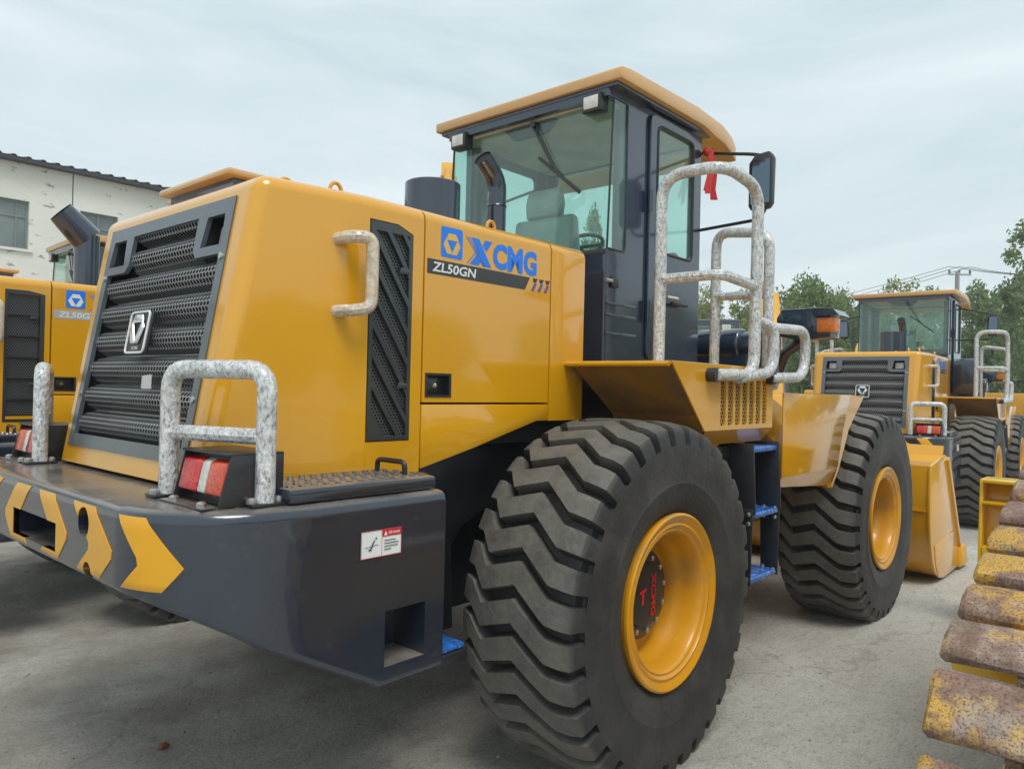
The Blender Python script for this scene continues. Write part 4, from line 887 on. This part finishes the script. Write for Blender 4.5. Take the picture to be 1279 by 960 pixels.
# neighbours on the left: white emblem, plain mesh side panel, mitred exhaust stack
def variant():
    sub = {}
    for o in CH[loader.name]:
        nm = o.name.split('.')[0]
        if nm == 'exhaust_pipe':
            b = MB().tube([(-.50, 0, 2.44), (-.50, 0, 2.91), (-.50, 0, 2.93)], .093, 20, caps=False)
            P = []
            b2 = MB(); n = 20
            for i, (c, dx) in enumerate((((-.50, 0, 2.90), None), ((-.70, 0, 3.07), None))):
                for k in range(n):
                    a = 2*math.pi*k/n; P.append((c[0]+.075*math.sin(a)*.9 if i else c[0]+.093*math.sin(a), .093*math.cos(a), c[2]+.075*math.sin(a)+.02 if i else c[2]+.093*math.sin(a)*.9))
            b.add(P, [(k, (k+1) % n, n+(k+1) % n, n+k) for k in range(n)])
            sub[o.data.name] = b.mesh('exhaust_pipe', CABP)
        if nm == 'exhaust_mouth': sub[o.data.name] = MB().lathe([(.06, 0), (.0, .004)], (-.645, 0, 3.0), ax='x', n=16).mesh('exhaust_mouth', CAV)
        if nm == 'pipe_collar': sub[o.data.name] = MB().lathe([(.10, 2.45), (.10, 2.48), (.094, 2.48)], (-.50, 0, 0), ax='z', n=20).mesh('pipe_collar', CABP)
        if nm == 'air_cleaner': sub[o.data.name] = MB().lathe([(.0, 2.66), (.12, 2.66), (.125, 2.65), (.125, 2.45)], (-.05, .3, 0), ax='z', n=30).mesh('air_cleaner', CABP)
        if nm == 'side_vent':
            s = -1 if min(v.co.y for v in o.data.vertices) < 0 else 1
            fm = MB().prism([(-1.243, 1.45), (-1.0, 1.45), (-1.0, 2.34), (-1.10, 2.36), (-1.243, 2.36)], 'y', s*.738, s*.753).mesh('side_vent', VNT, bevel=.003)
            fm = cut(fm, [MB().box(-1.225, -1.03, min(s*.7, s*.8), max(s*.7, s*.8), 1.47+k*.145, 1.47+k*.145+.135) for k in range(6)], 30)
            sub[o.data.name] = fm
        if nm == 'access_door':
            for c in CH.get(o.name, []):
                for e in CH.get(c.name, []):
                    if e.name.startswith('emblem'):
                        m2 = e.data.copy(); m2.materials.clear(); m2.materials.append(WHT); sub[e.data.name] = m2
                if c.name.startswith('name_band'):
                    m2 = c.data.copy(); m2.materials.clear(); m2.materials.append(LGR); sub[c.data.name] = m2
    return sub
SUB = variant()
l3 = copy_tree(loader, None, SUB); l3.location = (-.25, 3.62, -.05); l3.rotation_euler = (0, 0, R(-1))
tag(l3, 'yellow wheel loader with mesh side panel, blue and white emblem and mitred exhaust stack', 'wheel loader', GRP)
l4 = copy_tree(loader, None, SUB); l4.location = (-.12, 7.7, -.05); l4.rotation_euler = (0, 0, R(-3))
tag(l4, 'yellow wheel loader nearest the white building, mostly hidden by the next loader', 'wheel loader', GRP)
# ---------------------------------------------------------------- red ribbon on the mirror arm
def ribbon():
    b = MB(); P = [(1.56, -.735, 3.33), (1.55, -.75, 3.26), (1.53, -.755, 3.17), (1.515, -.75, 3.09), (1.50, -.755, 3.04)]
    for k, (dx, dy) in enumerate(((0, 0), (-.035, -.02), (.03, -.03))):
        V = []
        for i, p in enumerate(P):
            w_ = (.016+.010*i/4)*(1+.25*math.sin(i*2.1+k*2)); q = (-1)**i*.012
            V += [(p[0]+dx*i/4-w_*.75, p[1]+dy*i/4+w_*.66, p[2]-.03*k*i/4), (p[0]+dx*i/4+q, p[1]+dy*i/4-.02, p[2]-.03*k*i/4), (p[0]+dx*i/4+w_*.75, p[1]+dy*i/4-w_*.66, p[2]-.03*k*i/4+.01)]
        b.add(V, [(3*i+j, 3*i+j+1, 3*i+j+4, 3*i+j+3) for i in range(len(P)-1) for j in (0, 1)])
    b.lathe([(.0, -.03), (.026, -.015), (.03, 0), (.026, .015), (0, .03)], (1.55, -.72, 3.315), ax='x', n=10)
    tag(b.build('ribbon', REDC), 'red cloth ribbon tied round the mirror arm of the large loader', 'ribbon')
ribbon()
# ---------------------------------------------------------------- crawler bulldozer, only a track and the blade reach into view
def bulldozer():
    T = empty('bulldozer', (0, -2.88, 0))
    cir = [(-.42, .55, .485), (1.1, 1.05, .42), (2.5, .55, .485)]
    pts = sorted({(round(cx+r*math.cos(2*math.pi*k/180), 5), round(cz+r*math.sin(2*math.pi*k/180), 5)) for cx, cz, r in cir for k in range(180)})
    def half(ps):
        h = []
        for p in ps:
            while len(h) > 1 and (h[-1][0]-h[-2][0])*(p[1]-h[-2][1]) - (h[-1][1]-h[-2][1])*(p[0]-h[-2][0]) <= 0: h.pop()
            h.append(p)
        return h
    hull = half(pts)[:-1] + half(pts[::-1])[:-1]          # counter-clockwise in x,z
    hull.reverse(); n = len(hull)
    st = min(range(n), key=lambda i: (hull[i][0]+.42)**2 + (hull[i][1]-.065)**2); hull = hull[st:] + hull[:st] + [hull[st]]
    acc = [0]
    for a, c in zip(hull, hull[1:]): acc.append(acc[-1] + math.dist(a, c))
    tot = acc[-1]; num = round(tot/.235); pt = tot/num
    def pos(s):
        s %= tot
        for i in range(len(hull)-1):
            if s <= acc[i+1]:
                t = (s-acc[i])/max(1e-9, acc[i+1]-acc[i]); return hull[i][0]+(hull[i+1][0]-hull[i][0])*t, hull[i][1]+(hull[i+1][1]-hull[i][1])*t
    prof = [(-.070, -.014), (-.086, -.012), (-.091, .010), (-.084, .026), (-.066, .034), (-.02, .036), (.045, .033), (.074, .025), (.086, .010), (.084, -.010), (.070, -.016)]
    variants = []
    for v in range(4):
        r_ = random.Random(20+v); b = MB(); ys = [-.28, -.268, -.14, 0, .14, .268, .28]; V = []
        for j, y in enumerate(ys):
            f = .70 if j in (0, len(ys)-1) else 1
            for x, z in prof: V.append((1.09*x*(f if f == 1 else .94) + r_.uniform(-.003, .003), y + r_.uniform(-.003, .003), z*f + r_.uniform(-.002, .003)))
        m_ = len(prof)
        F = [(j*m_+i, j*m_+i+1, (j+1)*m_+i+1, (j+1)*m_+i) for j in range(len(ys)-1) for i in range(m_-1)] + [(j*m_+m_-1, j*m_, (j+1)*m_, (j+1)*m_+m_-1) for j in range(len(ys)-1)] + [tuple(range(m_)), tuple((len(ys)-1)*m_+i for i in range(m_))]
        b.add(V, F); variants.append(b.mesh('track_shoe', RUST, smooth=40))
    LINK = MB().box(-.10, .10, -.10, -.06, -.10, -.02).box(-.10, .10, .06, .10, -.10, -.02).tube([(.1, -.1, -.06), (.1, .1, -.06)], .03, 8).mesh('track_link', RUST, bevel=.006)
    for k in range(num):
        s = k*pt + .2; x, z = pos(s); x2, z2 = pos(s+.02); x1, z1 = pos(s-.02)
        a = math.atan2(z2-z1, x2-x1)
        o = link('track_shoe', variants[(k*7+k//3) % 4], T); o.location = (x, 0, z); o.rotation_euler = (0, -a, 0)
        l_ = link('track_link', LINK, T); l_.location = (x, 0, z); l_.rotation_euler = (0, -a, 0)
    for cx, cz, r in cir:
        MB().lathe([(0, -.05), (r-.16, -.05), (r-.10, -.09), (r-.085, -.05), (r-.085, .05), (r-.10, .09), (r-.16, .05), (0, .05)], (cx, 0, cz), n=36).build('sprocket' if cz > 1 else 'idler', YELB, T, bevel=.004)
    MB().box(-.35, 2.45, -.17, .17, .32, .62).build('track_frame', YELB, T, bevel=.02)
    gx, gz = pos(5.5*pt+.2); h0 = pos(5.5*pt+.17); h1 = pos(5.5*pt+.23); ta = math.atan2(h1[1]-h0[1], h1[0]-h0[0]); tx_, tz_ = math.cos(ta), math.sin(ta)
    def gp(t_, n_): return (gx+tx_*t_-tz_*n_, gz+tz_*t_+tx_*n_)
    def ob(c, hn, ht): return [gp(c[0]+a_*ht, c[1]+b_*hn) for a_, b_ in ((-1, -1), (1, -1), (1, 1), (-1, 1))]
    y = MB().prism(ob((0, -.085), .03, .10), 'y', .02, .279).build('idler_yoke', YELB, T, bevel=.008)
    MB().prism(ob((-.02, -.045), .032, .05), 'y', .04, .15).build('yoke_block', YELB, y, bevel=.006)
    MB().lathe([(.022, 0), (.022, .014), (0, .015)], (0, 0, 0), ax='z', n=6).xf(lambda x_, y_, z_: (gp(-.02+x_, -.013+z_)[0], .095+y_, gp(-.02+x_, -.013+z_)[1])).build('bolt', YELB, y)
    MB().tube([(gp(-.02, -.065)[0], .275, gp(-.02, -.065)[1]), (gp(-.02, -.065)[0], .165, gp(-.02, -.065)[1])], .046, 14).build('yoke_pin', YELB, y)
    # body block and blade
    MB().prism([(-.2, .6), (2.6, .6), (2.6, 1.3), (2.5, 1.75), (.9, 1.85), (-.2, 1.5)], 'y', -1.55, -.40).build('hull', YELB, T, bevel=.03)
    bl = MB(); pr = [(3.72, .10), (3.66, .3), (3.64, .6), (3.67, .9), (3.74, 1.10)]
    V = [(x, yy, z) for yy in (.88, -2.7) for x, z in pr] + [(x+.02, yy, z) for yy in (.88, -2.7) for x, z in pr]
    bl.add(V, [(i, i+1, 6+i, 5+i) for i in range(4)] + [(11+i, 10+i, 15+i, 16+i) for i in range(4)])
    bo = bl.build('blade', YELB, T, smooth=40)
    MB().prism([(3.44, .10), (3.74, .06), (3.66, .3), (3.65, .6), (3.68, .9), (3.78, 1.115), (3.50, 1.115)], 'y', .862, .885).build('blade_end_plate', YELB, bo, bevel=.004)
    MB().box(3.46, 3.77, -2.7, .861, 1.092, 1.116).build('blade_top_flange', YELB, bo, bevel=.004)
    MB().box(3.46, 3.70, -2.7, .861, .935, .955).build('blade_shelf', YELB, bo, bevel=.003)
    for yy in (.60, .1): MB().lathe([(.035, -.03), (.035, .03)], (3.6, yy, 1.02), ax='x', n=12, cap=True).build('blade_bolt', BLK, bo)
    MB().lathe([(0, -.09), (.10, -.09), (.10, .09), (0, .09)], (3.5, .62, .68), n=20).build('push_arm_boss', YELB, bo, bevel=.01)
    MB().bar((3.5, .62, .60), (2.4, .42, .45), .14, .2).build('push_arm', YELB, T, bevel=.015)
    for z in (.3, .5): MB().box(3.46, 3.66, .40, .86, z, z+.12).build('blade_rib', YELB, bo, bevel=.004)
    tag(T, 'bulldozer with rusty flaking steel track shoes and bright yellow blade', 'bulldozer')
bulldozer()
# ---------------------------------------------------------------- excavators behind the loaders
def make_excavator(raise_=0.0):
    T = empty('excavator')
    for s in (-1, 1):
        P = [(-1.9, .35), (-1.75, .08), (-1.5, .0), (1.5, .0), (1.75, .08), (1.9, .35), (1.75, .7), (1.5, .82), (-1.5, .82), (-1.75, .7)]
        MB().prism(P, 'y', s*1.0, s*1.5).build('track', BLK, T, bevel=.04)
    MB().lathe([(.7, .8), (.7, 1.05)], ax='z', n=24, cap=True).build('turntable', BLK, T)
    MB().prism([(-2.2, 1.05), (1.5, 1.05), (1.5, 1.4), (.4, 1.62), (-2.0, 1.62), (-2.3, 1.4)], 'y', -.60, .45).build('upper_body', YELF, T, bevel=.06)
    MB().box(-2.2, .35, .45, 1.35, 1.05, 2.05).build('engine_cover', YELF, T, bevel=.06)
    sm = MB().prism([(.40, 1.05), (2.0, 1.05), (2.05, 1.9), (1.75, 3.0), (.45, 3.0)], 'y', .40, 1.36).mesh('cab', CABP, bevel=.03)
    cs = [MB().prism([(.45, 1.15), (1.9, 1.15), (1.95, 1.9), (1.7, 2.94), (.5, 2.94)], 'y', .46, 1.30), MB().box(.3, .6, .52, 1.24, 1.9, 2.86), MB().prism([(.62, 1.85), (1.25, 1.85), (1.25, 2.86), (.62, 2.86)], 'y', .2, 1.6), MB().prism([(1.35, 1.6), (1.85, 1.9), (1.66, 2.86), (1.35, 2.86)], 'y', .2, 1.6), MB().box(1.7, 2.3, .52, 1.24, 1.5, 2.9)]
    c = link('cab', cut(sm, cs, 35), T)
    MB().box(.43, .435, .5, 1.26, 1.88, 2.88).build('window', GLS, c, smooth=0)
    for yy in (.42, 1.335): MB().box(.6, 1.7, yy, yy+.005, 1.7, 2.88).build('window', GLS, c, smooth=0)
    MB().box(.42, .50, .56, .72, 2.80, 2.90).build('lamp', CLRL, c)
    ca, sa = math.cos(raise_), math.sin(raise_)
    def rot(P): return [(1.0+(x-1.0)*ca-(z-1.5)*sa, 1.5+(x-1.0)*sa+(z-1.5)*ca) for x, z in P]
    MB().prism(rot([(.8, 1.4), (1.1, 1.3), (2.6, 3.1), (4.2, 3.6), (5.4, 3.2), (5.5, 3.4), (4.3, 4.05), (2.5, 3.75), (1.9, 3.2)]), 'y', -.45, -.05).build('boom', YELF, T, bevel=.03)
    MB().prism(rot([(2.2, 3.0), (2.6, 3.15), (3.5, 3.45), (3.3, 3.55), (2.6, 3.4)]), 'y', -.457, -.043).build('boom_panel', DARKP, T)
    MB().prism(rot([(5.0, 3.75), (5.5, 3.75), (5.85, 3.2), (5.6, 1.2), (5.35, 1.2), (5.25, 3.1)]), 'y', -.40, -.10).build('stick', YELF, T, bevel=.03)
    q = rot([(3.2, 4.05), (5.05, 3.85), (1.6, 1.5), (3.0, 3.25)])
    MB().tube([(q[0][0], -.25, q[0][1]), (q[1][0], -.25, q[1][1])], .09, 12).build('stick_cylinder', YELF, T)
    MB().tube([(q[2][0], -.52, q[2][1]), (q[3][0], -.52, q[3][1])], .09, 12).build('boom_cylinder', BLK, T)
    return T
EG = 'yellow excavators behind the loaders'
e1 = make_excavator(); x, y = at(936, 15.9); e1.location = (12.1, 3.35, hgt(12.1, 3.35)); e1.rotation_euler = (0, 0, R(27)); e1.scale = (1.16,)*3
tag(e1, 'excavator with dark framed cab seen between the handrails of the large loader', 'excavator', EG)
MB().prism([(-.15, 0), (.15, 0), (.12, .35), (-.15, .4)], 'x', 1.0, 1.02).xf(lambda x, y, z: (x, y-.1, z+2.55)).build('warning_flag', REDT, e1)
e2 = make_excavator(.9); x, y = at(536, 19); e2.location = (x, y, hgt(x, y)); e2.scale = (1.3,)*3; e2.rotation_euler = (0, 0, R(46))

tag(e2, 'excavator whose raised boom tip shows above the black air cleaner', 'excavator', EG)
e3 = make_excavator(); x, y = at(1062, 27); e3.location = (x, y, hgt(x, y)); e3.rotation_euler = (0, 0, R(15))
tag(e3, 'excavator standing behind the rear grille of the further loader', 'excavator', EG)
e4 = make_excavator(-.1); x, y = at(1262, 27); e4.location = (x, y, hgt(x, y)); e4.rotation_euler = (0, 0, R(70))
tag(e4, 'excavator beyond the handrails of the further loader, in front of the trees', 'excavator', EG)
# ---------------------------------------------------------------- white building behind the left-hand machines
PLA = mat('old_plaster', (.78, .78, .71), .85, var=.06, vscale=.6, dark=(.24, .23, .20), dscale=2.6, dlo=.60, dhi=.66, damt=.8, bump=.3, bscale=12, stretch=(1, 1, 2.2))
WFR = mat('window_frame_paint', (.20, .25, .24), .5, var=.1)
def building():
    T = empty('building', (4, 20, 0))
    wins = [(3.39-2.0+i*0, 3.39) for i in range(1)] + [(4.63, 5.64)] + [(-1.9, .1), (-5.2, -3.2), (-8.5, -6.5), (7.0, 8.0), (9.5, 11.5), (12.8, 14.8)]
    wm = MB().box(-26, 18, 0, .3, -.3, 7.38).mesh('wall', PLA, smooth=0)
    wl = link('wall', cut(wm, [MB().box(a-4, c-4, -1, 1, 5.11, 6.40) for a, c in wins], 30), T)
    MB().box(-26, 18, .3, 9, -.3, 7.3).build('wing', PLA, T)
    for a, c in wins:
        a -= 4; c -= 4; z0, z1 = 5.11, 6.40; b = MB(); y0, y1 = .10, .16
        zm = z1-.42
        for q in ((a, c, z0, z0+.06), (a, c, z1-.06, z1), (a, c, zm-.03, zm+.03)): b.box(q[0], q[1], y0, y1, q[2], q[3])
        vs_ = [(a, a+.06), (c-.06, c), ((a+c)/2-.03, (a+c)/2+.03)] + ([(c-.30, c-.26)] if c-a > 1.5 else [])
        for q in vs_: b.box(q[0], q[1], y0-.002, y1+.002, z0+.001, z1-.001)
        wo = b.build('window', WFR, T, smooth=0)
        for p0, p1 in ((a+.06, (a+c)/2-.03), ((a+c)/2+.03, c-.06)):
            for q0, q1 in ((z0+.06, zm-.03), (zm+.03, z1-.06)):
                MB().box(p0, p1, .125, .135, q0, q1).build('pane', mat('window_pane', (.16, .20, .20), .08, var=.3, vscale=.8, spec=.8), wo, smooth=0)
        MB().box(a-.08, c+.08, -.06, .12, z0-.07, z0).build('sill', PLA, wo, smooth=0)
    for x in (4.43-4, -1.0-4, -7.2-4, 8.6-4): MB().box(x-.012, x+.012, -.006, 0, 0, 7.37).build('wall_joint', DARKP, wl)
    rf = MB(); x = -26.5; i = 0; V = []
    while x < 18.5:
        for dx, dz in ((0, 0), (.20, 0), (.24, .045), (.30, .045), (.34, 0)): V.append((x+dx, dz))
        x += .34
    n = len(V); VV = [(x_, -.32, 7.47+z_) for x_, z_ in V] + [(x_, 5, 8.4+z_) for x_, z_ in V]
    rf.add(VV, [(i, i+1, n+i+1, n+i) for i in range(n-1)])
    ro = rf.build('roof_sheet', mat('dark_roof_sheet', (.05, .055, .065), .5, var=.15), T, smooth=0)
    MB().box(-26.5, 18.5, -.30, 0.02, 7.385, 7.465).build('eaves_board', MATS['dark_roof_sheet'], ro, smooth=0)
    tag(T, 'pale plastered building with peeling wall, dark roof edge and green grey windows', 'building')
building()
# ---------------------------------------------------------------- trees, pole, wires
def tree_mesh(seed, kind, mtl):
    r_ = random.Random(seed); b = MB(); V = []; F = []
    def leaf(c, s):
        d = Vector((r_.gauss(0, 1), r_.gauss(0, 1), r_.gauss(0, 1))).normalized(); e = d.cross(Vector((r_.gauss(0, 1), r_.gauss(0, 1), r_.gauss(0, 1)))).normalized()
        k = len(V); V.extend([tuple(c+d*s), tuple(c+e*s*.45), tuple(c-d*s), tuple(c-e*s*.45)]); F.append((k, k+1, k+2, k+3))
    nc = {0: 96, 1: 100, 2: 52}[kind]
    for i in range(nc):
        while True:
            p = Vector((r_.uniform(-1, 1), r_.uniform(-1, 1), r_.uniform(-1, 1)))
            if .25 < p.length < 1: break
        if kind == 0: c = Vector((p.x*2.1, p.y*2.1, 4.3 + p.z*3.4)); R_ = r_.uniform(.5, 1.0); nl = 120
        elif kind == 1: c = Vector((p.x*2.0*(1-.25*p.z), p.y*2.0*(1-.25*p.z), 4.1 + p.z*3.8)); R_ = r_.uniform(.4, .85); nl = 105
        else: c = Vector((p.x*1.7*(1.05-.5*p.z), p.y*1.7*(1.05-.5*p.z), 4.4 + p.z*3.6)); R_ = r_.uniform(.32, .62); nl = 120
        for k in range(nl):
            q = Vector((r_.gauss(0, 1), r_.gauss(0, 1), r_.gauss(0, .8))); q = q.normalized()*R_*r_.random()**.45
            leaf(c+q, r_.uniform(.09, .17) if kind != 2 else r_.uniform(.07, .13))
    me = bpy.data.meshes.new('crown'); me.from_pydata(V, [], F); me.materials.append(mtl)
    t = MB(); t.tube([(0, 0, -.1), (.05, 0, 1.5), (-.05, .05, 3.5), (.0, 0, 6.8)], [.16, .13, .09, .02], 8)
    for i in range(9):
        a = r_.uniform(0, 6.28); z = r_.uniform(1.2, 5.2); l_ = r_.uniform(.9, 1.9)*(.5 if kind == 2 else 1)
        t.tube([(0, 0, z), (math.cos(a)*l_*.5, math.sin(a)*l_*.5, z+l_*.45), (math.cos(a)*l_, math.sin(a)*l_, z+l_*1.1)], [.06, .04, .012], 6)
    return me, t.mesh('trunk', BARK)
TM = [tree_mesh(11, 0, LF[0]), tree_mesh(12, 1, LF[1]), tree_mesh(13, 0, LF[2]), tree_mesh(14, 2, LF[2]), tree_mesh(15, 1, LF[0])]
TG = 'trees along the edge of the yard'
SH = 'bushy green tree in the row behind the parked machines'
def horizon(px): return 469.6+.0232*px
for px, dep, ytop, hw, v, lab in (
    (738, 34, 246, 34, 3, 'leafy tree seen through the cab windows of the large loader'), (884, 52, 352, 34, 1, 'bushy light green tree beside the cab front post of the large loader'), (926, 47, 358, 34, 1, 'bushy light green tree between the two tall handrails of the large loader'), (958, 56, 364, 34, 2, SH),
    (1008, 40, 336, 46, 0, 'dense rounded dark green tree behind the headlamp housing of the large loader'), (1058, 46, 356, 34, 2, "bushy green tree between the headlamp housing and the further loader's cab"), (1088, 58, 372, 36, 0, SH),
    (1120, 46, 343, 44, 1, 'yellowish green tree rising above the cab roof of the further loader'), (1166, 52, 352, 36, 4, 'bushy green tree directly behind the utility pole'), (1212, 42, 346, 44, 4, 'broad green tree behind the mirror of the further loader'),
    (1246, 50, 362, 44, 1, SH), (1272, 40, 378, 44, 4, SH), (1288, 33, 262, 74, 3, 'tall loose poplar with open branches beside the utility pole'), (1330, 46, 350, 60, 0, SH), (990, 70, 392, 60, 4, SH), (1150, 70, 400, 70, 4, SH), (1225, 66, 398, 70, 0, SH)):
    x, y = at(px, dep); z0 = hgt(x, y); ht = 1.71 + (horizon(px)-ytop)*dep/FOC - z0; wd = hw*dep/FOC
    o = empty('tree', (x, y, z0), rng.uniform(0, 6.28)); o.scale = (wd/2.4, wd/2.4, ht/8.1)
    link('crown', TM[v][0], o); link('trunk', TM[v][1], o); tag(o, lab, 'tree', TG)
def pole_and_wires():
    px, py_ = at(1193, 42); T = empty('utility_pole', (px, py_, hgt(px, py_))); top = 8.95
    MB().tube([(0, 0, 0), (0, 0, top)], [.17, .11], 12).build('post', mat('grey_concrete_pole', (.30, .29, .28), .8, var=.1), T)
    d = CR; MB().bar((-d.x*.5, -d.y*.5, top-.15), (d.x*.75, d.y*.75, top-.15), .09, .09).build('cross_arm', STL, T)
    ins = [-.45, .1, .7]
    for k in ins: MB().lathe([(.03, 0), (.07, .05), (.05, .1), (.07, .15), (.03, .22), (0, .23)], (d.x*k, d.y*k, top-.10), ax='z', n=10).build('insulator', mat('insulator_glaze', (.12, .09, .08), .3), T)
    tag(T, 'grey concrete utility pole with cross arm above the cab of the further loader', 'pole')
    lx, ly = at(880, 76); rx, ry = at(1420, 40)
    for i, k in enumerate(ins):
        A = Vector((px+d.x*k, py_+d.y*k, top+.12)); P = []
        for E_, z in (((lx, ly), 9.2-.55*i), ((rx, ry), 9.0)):
            B_ = Vector((E_[0], E_[1], z)); seg = []
            for j in range(13):
                t = j/12; q = A.lerp(B_, t); q.z -= 4*.5*t*(1-t); seg.append(q)
            P = seg[::-1] if not P else P + seg[1:]
        tag(MB().tube(P, .016, 5).build('power_line', DARKP), 'thin overhead wire running across the utility pole', 'wire', 'overhead wires on the utility pole')
pole_and_wires()

# unseen trees behind and right of the camera, added to darken paint reflections
def treeline():
    V = []; F = []; r_ = random.Random(5)
    for i in range(19):
        me = TM[(0, 4, 2)[i % 3]][0]; x0 = -32+i*7+r_.uniform(-1, 1); y0 = -48+r_.uniform(-2, 2)
        if i > 11: x0 = 54+r_.uniform(-2, 2); y0 = -44+(i-12)*5.6
        s = r_.uniform(1.0, 1.35); a = r_.uniform(0, 6); ca, sa = math.cos(a), math.sin(a); k = len(V)
        V += [(x0+1.35*s*(v.co.x*ca-v.co.y*sa), y0+1.35*s*(v.co.x*sa+v.co.y*ca), v.co.z*s) for v in me.vertices]; F += [tuple(k+j for j in p.vertices) for p in me.polygons]
    me = bpy.data.meshes.new('treeline'); me.from_pydata(V, [], F); me.materials.append(LF[0])
    tag(link('treeline', me), 'continuous belt of leafy trees facing the door side of the large loader', 'trees', kind='stuff')  # unseen trees, added to darken the paint reflections
treeline()

# thin summer haze: one closed box of even air round the whole yard
def haze():
    o = MB().box(-60, 110, -60, 95, -1.5, 22).build('haze', None, kind='stuff', smooth=0)
    M_ = bpy.data.materials.new('haze_air'); M_.use_nodes = True; t = M_.node_tree; t.nodes.clear()
    u = t.nodes.new('ShaderNodeOutputMaterial'); v = t.nodes.new('ShaderNodeVolumePrincipled'); v.inputs['Color'].default_value = (.93, .96, .98, 1); v.inputs['Density'].default_value = .0019
    t.links.new(v.outputs[0], u.inputs['Volume']); o.data.materials.append(M_)
    tag(o, 'thin pale haze filling the air over the whole yard', 'haze')
haze()
